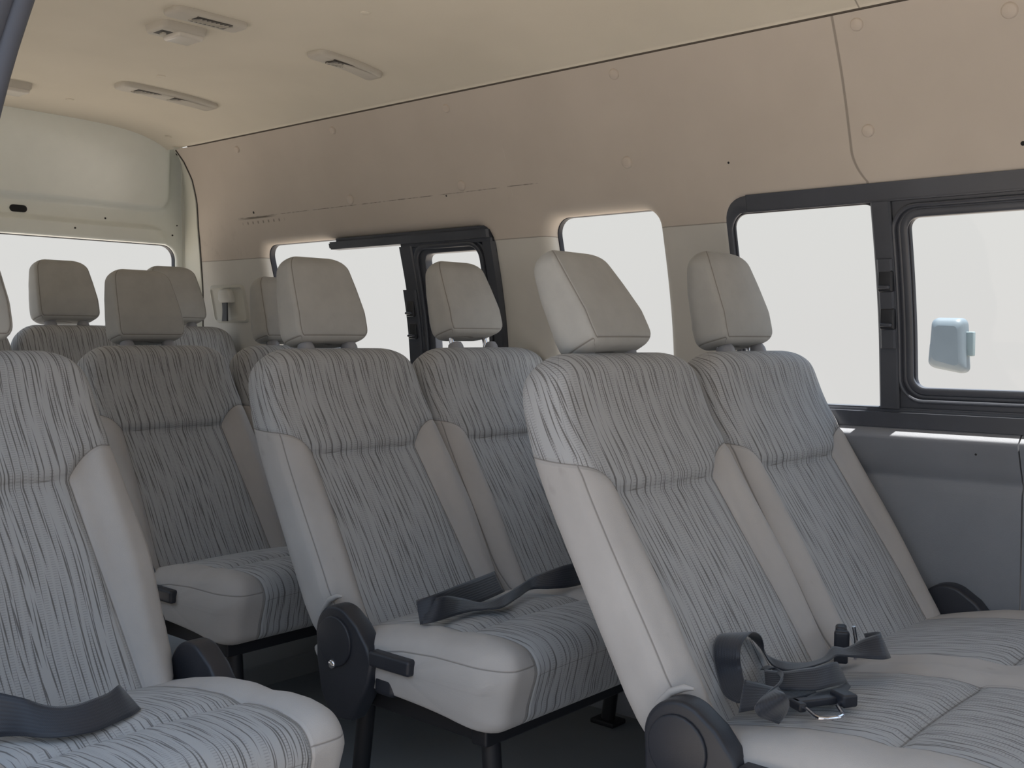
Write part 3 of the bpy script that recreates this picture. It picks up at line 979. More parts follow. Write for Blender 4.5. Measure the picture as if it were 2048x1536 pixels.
bar(mb, 0.874, 0.906, 0.930, 1.110, -0.008, 0.01)
mb.build('middle_post', FRAMEM, w1)
mb = MB()
loopband(mb, 0.20, 0.866, 0.8265, 1.2085, 0.043, 0.008, 0.000, 0.03)
loopband(mb, 0.21, 0.857, 0.836, 1.200, 0.036, 0.010, 0.010, 0.028)
loopband(mb, 0.22, 0.843, 0.8510, 1.1895, 0.024, 0.016, 0.007, 0.022)
mb.build('sliding_frame', FRAMEM, w1)
mb = MB(); loopband(mb, 0.225, 0.840, 0.8485, 1.1905, 0.022, 0.004, 0.012, 0.024, round_=0.0015)
mb.build('pane_gasket', RUBBER, w1)
latch(w1, 0.8885, (1.066, 0.990), 0.030)
glass_sheet('glass_pane', 0.89, 1.236, 0.80, 1.228, 0.011, w1)
glass_sheet('glass_pane', 0.21, 0.855, 0.838, 1.20, 0.020, w1)

# window 2: small fixed pane with only a thin gasket
w2 = thing('window_2', None, None); w2['kind'] = 'structure'
mb = MB(); loopband(mb, W2[0] + 0.001, W2[1] - 0.003, 0.777, W2[3] - 0.001, 0.043, 0.02, 0.042, 0.058, round_=0.003)
mb.build('gasket', RUBBER, w2)
glass_sheet('glass_pane', W2[0] - 0.01, W2[1] + 0.01, 0.77, W2[3] + 0.01, 0.056, w2)

# window 3: rear side window with a short sliding pane at its front
w3 = thing('window_3', None, None); w3['kind'] = 'structure'
mb = MB(); loopband(mb, W3[0] + 0.001, W3[1] - 0.003, 0.777, W3[3] - 0.001, 0.043, 0.02, 0.030, 0.050, round_=0.003)
mb.build('gasket', RUBBER, w3)
mb = MB()
bar(mb, 1.953, 2.610, 1.214, 1.236, -0.008, 0.03, r=0.006)
bar(mb, 2.606, 2.616, 1.218, 1.232, -0.006, 0.03)
bar(mb, 1.953, 2.31, 1.205, 1.216, 0.004, 0.03)
bar(mb, 1.953, 2.595, 1.2365, 1.247, 0.008, 0.04)
bar(mb, 1.951, 2.000, 0.78, 1.243, 0.006, 0.045, r=0.010)
bar(mb, 1.953, 2.30, 0.78, 0.80, -0.004, 0.03)
mb.build('window_frame', FRAMEM, w3)
mb = MB()
bar(mb, 2.262, 2.314, 0.79, 1.207, 0.000, 0.035)
bar(mb, 2.268, 2.322, 0.86, 1.085, -0.006, 0.01)
mb.build('middle_post', FRAMEM, w3)
mb = MB()
loopband(mb, 2.008, 2.250, 0.82, 1.196, 0.034, 0.014, 0.002, 0.04)
loopband(mb, 2.006, 2.226, 0.84, 1.1845, 0.022, 0.026, 0.012, 0.04)
mb.build('sliding_frame', FRAMEM, w3)
latch(w3, 2.295, (1.030, 0.965), 0.030)
glass_sheet('glass_pane', 2.30, 2.975, 0.77, 1.25, 0.046, w3)
glass_sheet('glass_pane', 1.99, 2.25, 0.82, 1.205, 0.030, w3)

# right-hand windows
w4 = thing('window_4', None, None); w4['kind'] = 'structure'
for y0, y1 in ((1.45, 1.89), (2.01, 3.11)):
    mb = MB(); sheet(mb, y0, y1, 0.79, 1.26, lambda y, z, d: (XR(z) - 0.045, y, z), 6, 10); mb.build('glass_pane', GLASS, w4)

# ---- rear door: white painted inner skin with pressed panels
DY = 3.405
def door_y(x, z): return DY - 0.075 * sm(1.36, 1.64, z) + 0.03 * sm(1.1, 0.7, z)
def sdrr(x, z, x0, x1, z0, z1, r):
    dx = max(abs(x - (x0 + x1) / 2) - (x1 - x0) / 2 + r, 0); dz = max(abs(z - (z0 + z1) / 2) - (z1 - z0) / 2 + r, 0)
    ins = min(max(abs(x - (x0 + x1) / 2) - (x1 - x0) / 2 + r, abs(z - (z0 + z1) / 2) - (z1 - z0) / 2 + r), 0)
    return sqrt(dx * dx + dz * dz) + ins - r
def fd(x, z, d):
    y = door_y(x, z) + d
    # upper pressed panel bulges into the cabin, ledge under it, flange round the window
    s1 = sdrr(x, z, 2 * XC - 2.045, 2.045, 1.383, 1.80, 0.05)
    y -= 0.024 * sm(0.007, -0.010, s1)
    s2 = sdrr(x, z, 2 * XC - 2.035, 2.035, 1.0, 1.322, 0.06)
    y -= 0.015 * sm(0.007, -0.007, s2)
    xx = XC + (x - XC) * (1 - 0.055 * sm(1.34, 1.64, z))
    return (xx, y, z)
DX0, DX1 = 2 * XC - 2.098, 2.098
mb = MB()
cell(mb, (DX0, DX1, 0.30, 1.312), (2 * XC - 2.076, 2.076, 0.80, 1.2655), [0.05, 0.05, 0.05, 0.05], fd, roll=((0, 0.03), (0, 0.008)), rr=0.008, rings=7, ns=60, nsv=24)
sheet(mb, DX0, DX1, 1.312, 1.66, fd, 150, 48)
door = tag(mb.build('door_1', PAINT, angle=70), kind='structure')
mb = MB(); lp = rr_loop(2 * XC - 2.074, 2.074, 0.802, 1.2635, 0.048, 40, 8, 16)
vs = []; fs = []
for a, b, na, nb in lp:
    for w_, d in ((0, 0.012), (0.0, 0.03), (0.02, 0.03), (0.012, 0.012)):
        vs.append((a + na * w_, door_y(a, b) + d, b + nb * w_))
n = len(lp)
for i in range(n):
    j = (i + 1) % n
    for q in range(4): fs.append((i * 4 + q, j * 4 + q, j * 4 + (q + 1) % 4, i * 4 + (q + 1) % 4))
mb.add(vs, fs); mb.build('rear_gasket', RUBBER, door)
mb = MB(); sheet(mb, 2 * XC - 2.09, 2.09, 0.78, 1.30, lambda x, z, d: (x, door_y(x, z) + 0.028, z), 6, 6)
mb.build('rear_glass', GLASS, door)
# oval access hole, small screw holes
def on_door(px, pz): 
    p = fd(px, pz, 0); return p
mb = MB(); xx, yy, zz = on_door(1.524, 1.345)
mb.prism([(zz + b, xx + a) for a, b in [(0.016 + 0.011 * cos(t), 0.011 * sin(t)) for t in [(-pi / 2 + pi * i / 10) for i in range(11)]] + [(-0.016 + 0.011 * cos(t), 0.011 * sin(t)) for t in [(pi / 2 + pi * i / 10) for i in range(11)]]], yy - 0.003, yy + 0.01, 1)
mb.build('access_hole', HOLE, door)
for px, pz, r in ((1.812, 1.3385, 0.0028), (2.060, 1.300, 0.003), (1.70, 1.297, 0.003), (2.078, 1.335, 0.0022)):
    xx, yy, zz = on_door(px, pz)
    MB().tube([(xx, yy - 0.002, zz), (xx, yy + 0.006, zz)], r, 10).build('screw_hole', HOLE, door)

# body flange between the door and the side lining, and along the top of the door
mb = MB(); vs = []; fs = []
zs = [0.30 + (1.578 - 0.30) * i / 40 for i in range(41)]
cols = []
for z in zs:
    ye = interp(YE, z)
    xw = XL(z) - rear_curve(ye)
    q = fd(DX1, z, 0)
    cols.append([(xw + 0.014, ye - 0.01, z), (xw + 0.004, ye + 0.001, z), (xw - 0.004, ye + 0.006, z), (lerp(xw, q[0], 0.35), lerp(ye, q[1], 0.45), z), (lerp(xw, q[0], 0.75), lerp(ye, q[1], 0.80), z), (q[0] + 0.006, q[1] - 0.008, z), (q[0] + 0.001, q[1] - 0.002, z), (q[0] - 0.004, q[1] + 0.012, z)])
m = len(cols[0])
for c in cols: vs += c
for i in range(len(cols) - 1):
    for j in range(m - 1): fs.append((i * m + j, i * m + j + 1, (i + 1) * m + j + 1, (i + 1) * m + j))
mb.add(vs, fs)
tag(mb.build('trim_6', simple('cream_body_paint', (0.62, 0.62, 0.55), 0.35), angle=50), kind='structure')
mb = MB(); vs = []; fs = []
n = 80
for i in range(n + 1):
    x = lerp(2 * XC - 2.0, 2.0, i / n)
    z = zc(min(max(x, 2 * XC - 1.985), 1.985), 3.33)
    y2 = fd(x, z - 0.028, 0)[1]
    vs += [(x, 3.325, z + 0.004), (x, 3.322, z - 0.006), (x, 3.328, z - 0.014), (x, lerp(3.33, y2, 0.6), z - 0.022), (x, y2 + 0.006, z - 0.030)]
for i in range(n):
    for j in range(4): fs.append((i * 5 + j, i * 5 + j + 1, (i + 1) * 5 + j + 1, (i + 1) * 5 + j))
mb.add(vs, fs)
tag(mb.build('trim_7', PAINT, angle=60), kind='structure')

mb = MB(); mb.tube([(XL(z) - rear_curve(interp(YE, z)) - 0.0005, interp(YE, z) + 0.002, z) for z in [0.80 + (1.568 - 0.80) * i / 40 for i in range(41)]], 0.0026, 8)
tag(mb.build('trim_8', simple('edge_gap', (0.05, 0.045, 0.04), 0.8)), kind='structure')
# ---- round trim clips
def wall_pt(y, z): return Vector((XL(z) - rear_curve(y), y, z))
def wall_n(z): 
    d = (XL(z + 0.01) - XL(z - 0.01)) / 0.02
    return Vector((-1, 0, d)).normalized()
clips = [(2.935, 1.539, 0.011), (2.462, 1.541, 0.012), (2.002, 1.541, 0.012), (1.466, 1.545, 0.013), (0.894, 1.549, 0.013), (0.62, 1.525, 0.015), (2.475, 1.352, 0.014), (2.02, 1.352, 0.014), (1.482, 1.358, 0.0145), (0.901, 1.360, 0.013)]
for y, z, r in clips:
    MB().disc_dome(wall_pt(y, z) - wall_n(z) * 0.001, wall_n(z), r, 0.006).build('trim_clip', CLIPM, wall_left)
for y, z, r in ((2.958, 1.349, 0.005), (3.255, 1.556, 0.005), (1.219, 1.331, 0.003), (0.617, 1.305, 0.005), (2.085, 1.331, 0.003)):
    MB().disc_dome(wall_pt(y, z) - wall_n(z) * 0.0012, wall_n(z), r, 0.0016, 10).build('screw_hole', HOLE, wall_left)
for x, y in ((1.557, 1.80), (1.573, 2.649), (1.544, 3.10), (1.935, 3.215)):
    MB().disc_dome((x, y, zc(x, y) + 0.001), (0, 0, -1), 0.0125, 0.004).build('trim_clip', CEILM, ceiling)

# ---- ceiling vents
def vent(name, label, xc, yc, lx, ly, slots, group):
    t = thing(name, label, 'vent', (xc, yc, zc(xc, yc)), group)
    zz = lambda x, y: zc(xc + x, yc + y) - zc(xc, yc)
    r = 0.018
    lp = rr_loop(-lx / 2, lx / 2, -ly / 2, ly / 2, r, 16, 5, 4)
    prof = [(0.0, 0.002), (0.0, -0.006), (-0.002, -0.010), (-0.006, -0.0125), (-0.011, -0.0135)]
    vs = []; fs = []
    n = len(lp); m = len(prof)
    for a, b, na, nb in lp:
        for d, h in prof:
            x, y = a + na * d, b + nb * d
            vs.append((x, y, zz(x, y) + h))
    for i in range(n):
        j = (i + 1) % n
        for q in range(m - 1): fs.append((i * m + q, j * m + q, j * m + q + 1, i * m + q + 1))
    fs.append(tuple(i * m + m - 1 for i in range(n)))
    mb = MB().add(vs, fs)
    mb.build('vent_frame', WHITEP, t, angle=50)
    for (a, b, y0, y1) in slots:
        mb = MB(); zm = zz((a + b) / 2, 0) - 0.0137
        mb.rbox((a, y0, zm - 0.0012), (b, y1, zm + 0.004), 0.0005, 1)
        g = mb.build('louvre_slot', SHADOWP, t)
        nb_ = max(3, int((b - a) / 0.011))
        mb = MB()
        for i in range(nb_):
            x = lerp(a, b, (i + 0.5) / nb_)
            Mt = Matrix.Translation((x, (y0 + y1) / 2, zm - 0.0006)) @ Matrix.Rotation(radians(35), 4, 'Z')
            mb.rbox((-0.0012, -(y1 - y0) * 0.42, -0.002), (0.0012, (y1 - y0) * 0.42, 0.001), 0.0005, 1, Mt)
        mb.build('louvre', WHITEP, g)
    return t
vent('ceiling_vent', 'long cream ceiling vent with two slots, nearest the rear door', 1.690, 2.812, 0.300, 0.075, [(-0.105, -0.010, -0.026, 0.014), (0.006, 0.096, -0.026, 0.014)], 'ceiling vents')
vent('ceiling_vent', 'cream ceiling vent right beside the dome lamp', 1.353, 2.090, 0.185, 0.065, [(-0.038, 0.050, -0.026, 0.012)], 'ceiling vents')
vent('ceiling_vent', 'short cream ceiling vent alone near the left side lining', 1.776, 2.128, 0.205, 0.066, [(-0.055, 0.042, -0.024, 0.012)], 'ceiling vents')

def lamp(label, xc, yc):
    t = thing('ceiling_lamp', label, 'lamp', (xc, yc, zc(xc, yc)), 'ceiling lamps')
    lx, ly = 0.118, 0.088
    lp = rr_loop(-lx / 2, lx / 2, -ly / 2, ly / 2, 0.016, 10, 5, 8)
    prof = [(0.0, 0.002), (-0.002, -0.012), (-0.006, -0.017), (-0.010, -0.018)]
    vs = []; fs = []; n = len(lp); m = len(prof)
    for a, b, na, nb in lp:
        for d, h in prof: vs.append((a + na * d, b + nb * d, h))
    for i in range(n):
        j = (i + 1) % n
        for q in range(m - 1): fs.append((i * m + q, j * m + q, j * m + q + 1, i * m + q + 1))
    fs.append(tuple(i * m + m - 1 for i in range(n)))
    MB().add(vs, fs).build('lamp_housing', WHITEP, t, angle=50)
    mb = MB(); mb.rbox((-0.016, -0.036, -0.027), (0.052, 0.036, -0.010), 0.010, 4); mb.build('lamp_lens', LENS, t)
    mb = MB(); mb.rbox((-0.048, -0.020, -0.0185), (-0.018, 0.020, -0.010), 0.002, 2); r = mb.build('switch_recess', SHADOWP, t)
    mb = MB(); mb.rbox((-0.037, -0.006, -0.024), (-0.028, 0.010, -0.016), 0.002, 2); mb.build('lamp_switch', WHITEP, r)
    return t
lamp('cream dome lamp with a switch, beside the front ceiling vent', 1.355, 2.215)
lamp('cream lamp at the ceiling edge above the rear door, cut by the left border', 1.335, 3.045)

# ---- shoulder belt on the rear pillar
t = thing('shoulder_belt', 'short black belt hanging from a pale cover on the rear pillar', 'seat belt', tuple(wall_pt(3.19, 1.06)))
base = wall_pt(3.19, 1.06)
def lw(y, z, d=0.0): return tuple(wall_pt(y, z) + wall_n(z) * d - base)
mb = MB()
lp = rr_loop(3.105, 3.285, 0.998, 1.122, 0.018, 8, 5, 6)
vs = []; fs = []; n = len(lp)
for a, b, na, nb in lp:
    for d, h in ((0.004, -0.001), (0.0, 0.004), (-0.006, 0.006), (-0.010, 0.002), (-0.016, 0.0012)): vs.append(lw(a + na * d, b + nb * d, h))
for i in range(n):
    j = (i + 1) % n
    for q in range(4): fs.append((i * 5 + q, j * 5 + q, j * 5 + q + 1, i * 5 + q + 1))
c = len(vs); vs.append(lw(3.195, 1.06, 0.0015))
for i in range(n): fs.append((i * 5 + 4, ((i + 1) % n) * 5 + 4, c))
MB().add(vs, fs).build('recess_plate', CREAM, t, angle=50)
mb = MB(); vs = []
poly = [(3.166, 1.066), (3.226, 1.066), (3.232, 1.078), (3.226, 1.100)] + arcpts((3.210, 1.098), 0.014, 10, 90, 5) + arcpts((3.180, 1.098), 0.014, 90, 170, 5) + [(3.162, 1.080)]
for h in ((0.0, 1.0), (0.012, 1.0), (0.018, 0.93), (0.020, 0.8)):
    for (y, z) in poly:
        vs.append(lw(3.197 + (y - 3.197) * h[1], 1.084 + (z - 1.084) * h[1], h[0]))
n = len(poly); fs = []
for i in range(3):
    for k in range(n): fs.append((i * n + k, i * n + (k + 1) % n, (i + 1) * n + (k + 1) % n, (i + 1) * n + k))
fs.append(tuple(range(n))); fs.append(tuple(3 * n + k for k in range(n)))
MB().add(vs, fs).build('belt_cover', simple('belt_cover_plastic', (0.58, 0.57, 0.53), 0.45), t, angle=60)['label'] = 'pale rounded belt cover'
vs = []; fs = []; A = {'s': [], 't': []}
for i in range(13):
    z = 1.072 - 0.072 * i / 12
    w = 0.0175 - 0.002 * sin(pi * i / 12) + 0.001 * i / 12
    for k in range(5):
        y = 3.200 - 0.002 * i / 12 + w * (k - 2) / 2
        vs.append((wall_pt(3.2, 1.07).x - 0.016 - base.x + 0.001 * sin(i / 3), y - base.y, z - base.z)); A['s'].append(w * k / 2); A['t'].append(z)
for i in range(12):
    for k in range(4): fs.append((i * 5 + k, i * 5 + k + 1, (i + 1) * 5 + k + 1, (i + 1) * 5 + k))
wb = make('webbing', vs, fs, WEB, t, True, A); md = wb.modifiers.new('s', 'SOLIDIFY'); md.thickness = 0.0016

# ------------------------------------------------------------------ loose belts
def cr(P, t):
    """Catmull-Rom through vectors"""
    n = len(P) - 1; i = min(int(t), n - 1); f = t - i
    p0, p1, p2, p3 = P[max(i - 1, 0)], P[i], P[i + 1], P[min(i + 2, n)]
    return 0.5 * ((2 * p1) + (p2 - p0) * f + (2 * p0 - 5 * p1 + 4 * p2 - p3) * f * f + (3 * p1 - p0 - 3 * p2 + p3) * f ** 3)
def ribbon(name, st, root, rest=None, sub=6, lift=0.0):
    o = root.location if root is not None else Vector((0, 0, 0))
    Lp = [Vector(a) - o for a, b in st]; Rp = [Vector(b) - o for a, b in st]
    vs = []; fs = []; A = {'s': [], 't': []}
    N = (len(st) - 1) * sub; K = 6; run = 0; prev = None
    for i in range(N + 1):
        t = i / sub
        a, b = cr(Lp, t), cr(Rp, t)
        mid = (a + b) / 2
        if prev is not None: run += (mid - prev).length
        prev = mid
        for k in range(K + 1):
            vs.append(a.lerp(b, k / K) + Vector((0, 0, lift))); A['s'].append(0.047 * k / K); A['t'].append(run)
    for i in range(N):
        for k in range(K): fs.append((i * (K + 1) + k, i * (K + 1) + k + 1, (i + 1) * (K + 1) + k + 1, (i + 1) * (K + 1) + k))
    ob = make(name, vs, fs, WEB, root, True, A)
    md = ob.modifiers.new('thickness', 'SOLIDIFY'); md.thickness = 0.0018; md.offset = 0
    return ob
PILE_LOOP = [((1.317, 0.711, 0.452),(1.313, 0.742, 0.446)),((1.333, 0.737, 0.461),(1.33, 0.772, 0.446)),((1.361, 0.762, 0.477),(1.361, 0.803, 0.463)),((1.359, 0.764, 0.497),(1.363, 0.81, 0.487)),((1.373, 0.769, 0.51),(1.374, 0.816, 0.502)),((1.398, 0.774, 0.516),(1.397, 0.82, 0.509)),((1.431, 0.783, 0.513),(1.442, 0.826, 0.501)),((1.467, 0.791, 0.499),(1.475, 0.822, 0.494)),((1.483, 0.794, 0.483),(1.489, 0.816, 0.484)),((1.477, 0.788, 0.469),(1.499, 0.808, 0.471)),((1.466, 0.767, 0.457),(1.503, 0.796, 0.459)),((1.45, 0.736, 0.46),(1.488, 0.763, 0.46)),((1.467, 0.714, 0.465),(1.508, 0.737, 0.459)),((1.501, 0.699, 0.47),(1.54, 0.724, 0.462)),((1.526, 0.696, 0.473),(1.566, 0.72, 0.474)),((1.526, 0.674, 0.477),(1.566, 0.698, 0.477)),((1.527, 0.643, 0.48),(1.562, 0.669, 0.497)),((1.536, 0.625, 0.481),(1.567, 0.649, 0.507)),((1.578, 0.634, 0.472),(1.604, 0.662, 0.5)),((1.632, 0.664, 0.46),(1.662, 0.693, 0.483)),((1.652, 0.696, 0.452),(1.686, 0.722, 0.47))]
PILE_CURL = [((1.432, 0.757, 0.462),(1.464, 0.788, 0.448)),((1.432, 0.746, 0.466),(1.466, 0.776, 0.456)),((1.397, 0.716, 0.473),(1.43, 0.746, 0.46)),((1.336, 0.692, 0.478),(1.38, 0.707, 0.472)),((1.284, 0.681, 0.481),(1.33, 0.689, 0.475)),((1.244, 0.673, 0.48),(1.291, 0.669, 0.485)),((1.235, 0.672, 0.474),(1.276, 0.653, 0.489)),((1.241, 0.669, 0.463),(1.278, 0.648, 0.483)),((1.263, 0.664, 0.452),(1.309, 0.662, 0.461)),((1.275, 0.658, 0.447),(1.32, 0.671, 0.446))]
PILE_BAND = [((1.386, 0.737, 0.448),(1.424, 0.76, 0.463)),((1.382, 0.709, 0.455),(1.423, 0.729, 0.467)),((1.38, 0.686, 0.46),(1.421, 0.703, 0.476)),((1.392, 0.665, 0.461),(1.431, 0.681, 0.482)),((1.42, 0.658, 0.46),(1.457, 0.674, 0.483)),((1.458, 0.658, 0.455),(1.493, 0.68, 0.475)),((1.492, 0.663, 0.449),(1.531, 0.69, 0.453))]
PILE_BACK = [((1.279, 0.72, 0.446),(1.307, 0.727, 0.483)),((1.305, 0.705, 0.448),(1.342, 0.722, 0.47)),((1.341, 0.694, 0.45),(1.381, 0.718, 0.456)),((1.37, 0.683, 0.45),(1.41, 0.708, 0.452)),((1.413, 0.672, 0.449),(1.452, 0.698, 0.449))]
TONGUE_STRAP = [((1.492, 0.663, 0.449),(1.484, 0.654, 0.446)),((1.453, 0.661, 0.451),(1.445, 0.646, 0.446)),((1.41, 0.671, 0.452),(1.427, 0.647, 0.446)),((1.374, 0.675, 0.45),(1.404, 0.639, 0.448))]
B1 = [((1.58, 1.412, 0.447),(1.582, 1.442, 0.483)),((1.486, 1.38, 0.451),(1.493, 1.407, 0.489)),((1.395, 1.363, 0.453),(1.411, 1.378, 0.494)),((1.32, 1.347, 0.45),(1.33, 1.353, 0.496)),((1.295, 1.355, 0.448),(1.311, 1.382, 0.483))]
B2 = [((1.293, 1.348, 0.45),(1.323, 1.37, 0.479)),((1.318, 1.335, 0.453),(1.342, 1.345, 0.492)),((1.391, 1.335, 0.455),(1.418, 1.371, 0.469)),((1.423, 1.321, 0.456),(1.457, 1.353, 0.457)),((1.444, 1.297, 0.46),(1.478, 1.328, 0.47)),((1.514, 1.321, 0.46),(1.55, 1.347, 0.475)),((1.591, 1.352, 0.459),(1.628, 1.374, 0.477)),((1.627, 1.333, 0.457),(1.656, 1.347, 0.49)),((1.674, 1.321, 0.454),(1.688, 1.333, 0.497)),((1.742, 1.325, 0.452),(1.764, 1.341, 0.49))]
E1 = [((0.548, 1.378, 0.446),(0.551, 1.398, 0.516)),((0.566, 1.365, 0.447),(0.571, 1.381, 0.504)),((0.58, 1.353, 0.449),(0.587, 1.367, 0.498)),((0.592, 1.328, 0.452),(0.603, 1.351, 0.492)),((0.604, 1.308, 0.452),(0.619, 1.34, 0.483)),((0.619, 1.293, 0.452),(0.636, 1.329, 0.478)),((0.64, 1.286, 0.451),(0.656, 1.322, 0.477)),((0.667, 1.287, 0.449),(0.679, 1.321, 0.479)),((0.698, 1.297, 0.449),(0.706, 1.333, 0.478)),((0.725, 1.308, 0.448),(0.723, 1.342, 0.481)),((0.747, 1.324, 0.447),(0.736, 1.36, 0.475))]
t = thing('seat_belt', 'crumpled heap of black lap belt with a chrome tongue on the front bench', 'seat belt', (1.42, 0.70, 0.445), 'loose lap belts')
for d in (PILE_LOOP, PILE_CURL, PILE_BAND, PILE_BACK, TONGUE_STRAP): ribbon('webbing', d, t)
# tongue: black moulded end and a bent chrome loop
o = Vector((1.42, 0.70, 0.445))
ax = (Vector((1.402, 0.622, 0.452)) - Vector((1.330, 0.662, 0.452)))
u = ax.normalized(); w = Vector((-u.y, u.x, 0)) * -1          # w points to the front of the seat
M0 = Matrix((( u.x, w.x, 0, 1.3745 - o.x), (u.y, w.y, 0, 0.6485 - o.y), (0, 0, 1, 0.4535 - o.z), (0, 0, 0, 1)))
mb = MB()
mb.rbox((-0.042, -0.010, -0.005), (0.042, 0.006, 0.006), 0.003, 3, M0)
mb.rbox((0.022, -0.012, -0.006), (0.046, 0.022, 0.012), 0.004, 3, M0)
mb.rbox((-0.044, -0.010, -0.006), (-0.032, 0.016, 0.006), 0.003, 3, M0)
mb.build('tongue_grip', PLASTIC, t)
mb = MB()
loop = [(-0.034, 0.006, 0), (-0.036, 0.024, 0), (-0.041, 0.046, 0), (-0.041, 0.056, 0), (-0.034, 0.061, 0), (-0.012, 0.060, 0), (-0.003, 0.055, 0), (0.003, 0.042, 0), (0.012, 0.022, 0), (0.020, 0.014, 0), (0.032, 0.006, 0.001)]
mb.tube([M0 @ Vector(p) for p in loop], 0.0028, 8)
mb.build('tongue_loop', CHROME, t)['label'] = 'bent chrome tongue loop'

t = thing('belt_buckle', 'small black and chrome belt buckle standing between the two places of the front bench', 'buckle', (1.668, 0.752, 0.43))
mb = MB(); Mb = Matrix.Translation((0, 0, 0.0)) @ Matrix.Rotation(radians(25), 4, 'Z')
mb.rbox((-0.030, -0.010, -0.004), (0.030, 0.012, 0.012), 0.004, 3, Mb)
mb.rbox((-0.034, -0.012, 0.010), (-0.018, 0.012, 0.050), 0.005, 3, Mb)
mb.rbox((-0.022, -0.008, 0.036), (0.004, 0.010, 0.054), 0.005, 3, Mb)
mb.rbox((0.008, -0.006, 0.030), (0.020, 0.008, 0.050), 0.004, 3, Mb)
mb.build('buckle_body', PLASTIC, t)
mb = MB()
mb.tube([Mb @ Vector(p) for p in [(-0.026, -0.018, 0.058), (-0.022, -0.022, 0.035), (-0.016, -0.022, 0.012), (-0.006, -0.022, 0.001), (0.008, -0.020, 0.006), (0.014, -0.018, 0.014)]], 0.003, 8)
mb.tube([Mb @ Vector(p) for p in [(0.010, -0.020, 0.018), (0.018, -0.022, 0.004), (0.030, -0.020, 0.002)]], 0.003, 8)
mb.build('buckle_wire', CHROME, t)['label'] = 'bright wire loop of the buckle'

t = thing('seat_belt', 'black lap belt lying folded and twisted across the middle bench', 'seat belt', (1.5, 1.37, 0.446), 'loose lap belts')
ribbon('webbing', B1, t); ribbon('webbing', B2, t)
t = thing('seat_belt', 'broad faded black lap belt sagging across the single seat at the left edge', 'seat belt', (0.65, 1.31, 0.446), 'loose lap belts')
ribbon('webbing', E1, t)

# ------------------------------------------------------------------ outside
mb = MB()
vs = [(1.4, 1.2, -0.55)]; fs = []
for k in range(48): vs.append((1.4 + 6.5 * cos(2 * pi * k / 48), 1.2 + 6.5 * sin(2 * pi * k / 48), -0.55))
for k in range(48): fs.append((0, 1 + k, 1 + (k + 1) % 48))
mb.add(vs, fs)
tag(mb.build('ground', GROUNDM, smooth=False), kind='structure')

mx, my, mz = 5.2, 1.838, 0.924
t = thing('wing_mirror', 'pale blue vehicle mirror housing seen outside through the sliding pane', 'mirror', (mx, my, mz))
mb = MB(); vs = []; fs = []
# housing: rounded shell, wider at the bottom, facing the van with its back
lay = [(-0.050, 0.70), (-0.044, 0.86), (-0.026, 0.97), (0.0, 1.0), (0.035, 1.0), (0.045, 0.97)]
out = rr_loop(-0.082, 0.082, -0.125, 0.125, [0.035, 0.03, 0.03, 0.03], 8, 6, 10)
for d, s_ in lay:
    for a, b, na, nb in out:
        k_ = 1.0 + 0.10 * (-b / 0.125)
        skew = -0.016 * (a / 0.08) * (1 if b < 0 else 0.1)
        vs.append((d, a * s_ * k_, b * s_ - skew * -1.0 * (-1)))
n = len(out)
for i in range(len(lay) - 1):
    for k in range(n): fs.append((i * n + k, i * n + (k + 1) % n, (i + 1) * n + (k + 1) % n, (i + 1) * n + k))
fs.append(tuple(range(n))); fs.append(tuple((len(lay) - 1) * n + k for k in range(n)))
mb.add(vs, fs)
mb.build('mirror_housing', MIRRORM, t, angle=50)
mb = MB(); mb.rbox((0.0, -0.112, -0.055), (0.03, -0.070, 0.060), 0.006); mb.build('mirror_bracket', simple('pale_bracket', (0.17, 0.22, 0.235), 0.5), t)

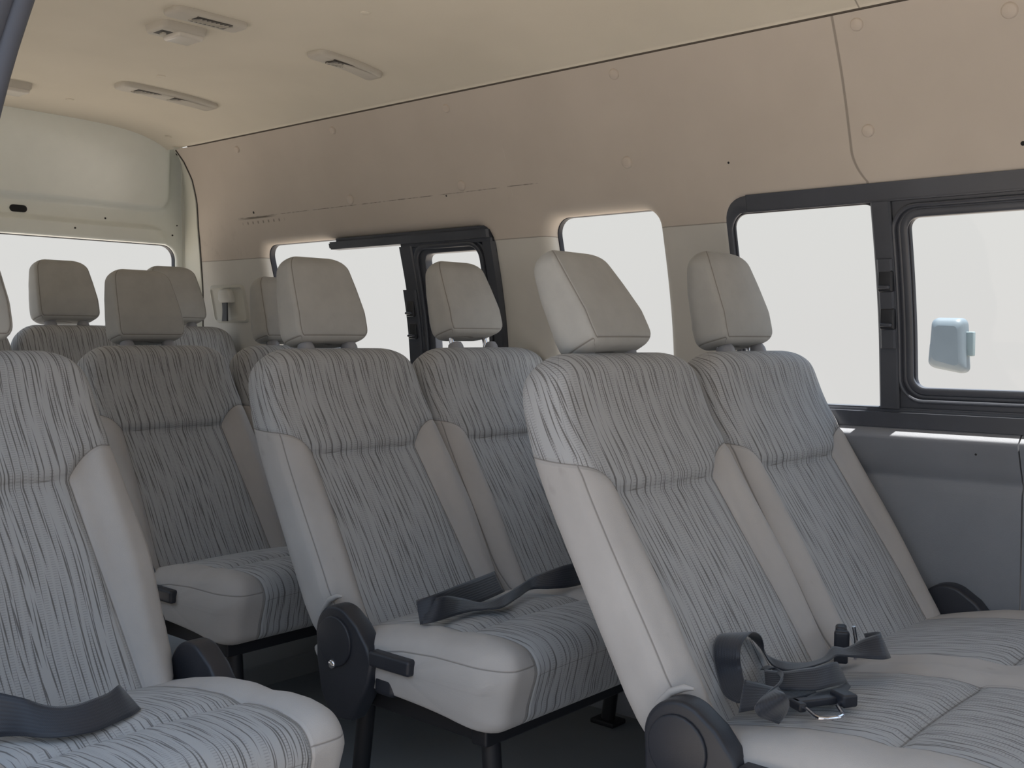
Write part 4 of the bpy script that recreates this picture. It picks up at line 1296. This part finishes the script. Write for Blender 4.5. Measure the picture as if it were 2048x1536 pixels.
# ------------------------------------------------------------------ light
w = bpy.data.worlds.new('daylight'); bpy.context.scene.world = w; w.use_nodes = True
nt = w.node_tree; bg = nt.nodes['Background']
tc = nt.nodes.new('ShaderNodeTexCoord'); sp = nt.nodes.new('ShaderNodeSeparateXYZ'); rp = nt.nodes.new('ShaderNodeValToRGB')
nt.links.new(tc.outputs['Generated'], sp.inputs[0]); nt.links.new(sp.outputs[2], rp.inputs[0]); nt.links.new(rp.outputs[0], bg.inputs[0])
rp.color_ramp.elements[0].position = 0.0; rp.color_ramp.elements[0].color = (0.720, 0.708, 0.700, 1)
rp.color_ramp.elements[1].position = 0.85; rp.color_ramp.elements[1].color = (0.84, 1.10, 1.48, 1)
e = rp.color_ramp.elements.new(0.17); e.color = (0.742, 0.738, 0.722, 1)
e = rp.color_ramp.elements.new(0.32); e.color = (0.90, 1.13, 1.42, 1)
bg.inputs[1].default_value = 1.0

sun = bpy.data.lights.new('sun', 'SUN'); sun.energy = 14.2; sun.angle = radians(0.55); sun.color = (1.0, 0.96, 0.90)
so = bpy.data.objects.new('sun', sun); C.objects.link(so); so.location = (3, 1, 8)
sd_ = Vector((-0.070, 0.15, -1.0)).normalized()
so.rotation_euler = sd_.to_track_quat('-Z', 'Y').to_euler()

# ------------------------------------------------------------------ camera
cam = bpy.data.cameras.new('camera'); co = bpy.data.objects.new('camera', cam); C.objects.link(co)
yaw, pitch, roll = radians(48.55686), radians(2.48535), radians(-0.23397)
fwd = Vector((sin(yaw) * cos(pitch), cos(yaw) * cos(pitch), -sin(pitch)))
right = Vector((cos(yaw), -sin(yaw), 0)); down = fwd.cross(right)
r2 = right * cos(roll) + down * sin(roll); d2 = right * -sin(roll) + down * cos(roll)
co.matrix_world = Matrix(((r2.x, -d2.x, -fwd.x, 0), (r2.y, -d2.y, -fwd.y, 0), (r2.z, -d2.z, -fwd.z, 0.95), (0, 0, 0, 1)))
cam.sensor_width = 36.0; cam.lens = 2163.27 / 2048 * 36.0; cam.clip_start = 0.02
sc = bpy.context.scene
sc.camera = co
sc.view_settings.view_transform = 'Standard'; sc.view_settings.look = 'None'; sc.view_settings.gamma = 1.0
sc.view_settings.use_curve_mapping = False
sc.view_settings.exposure = 0.0
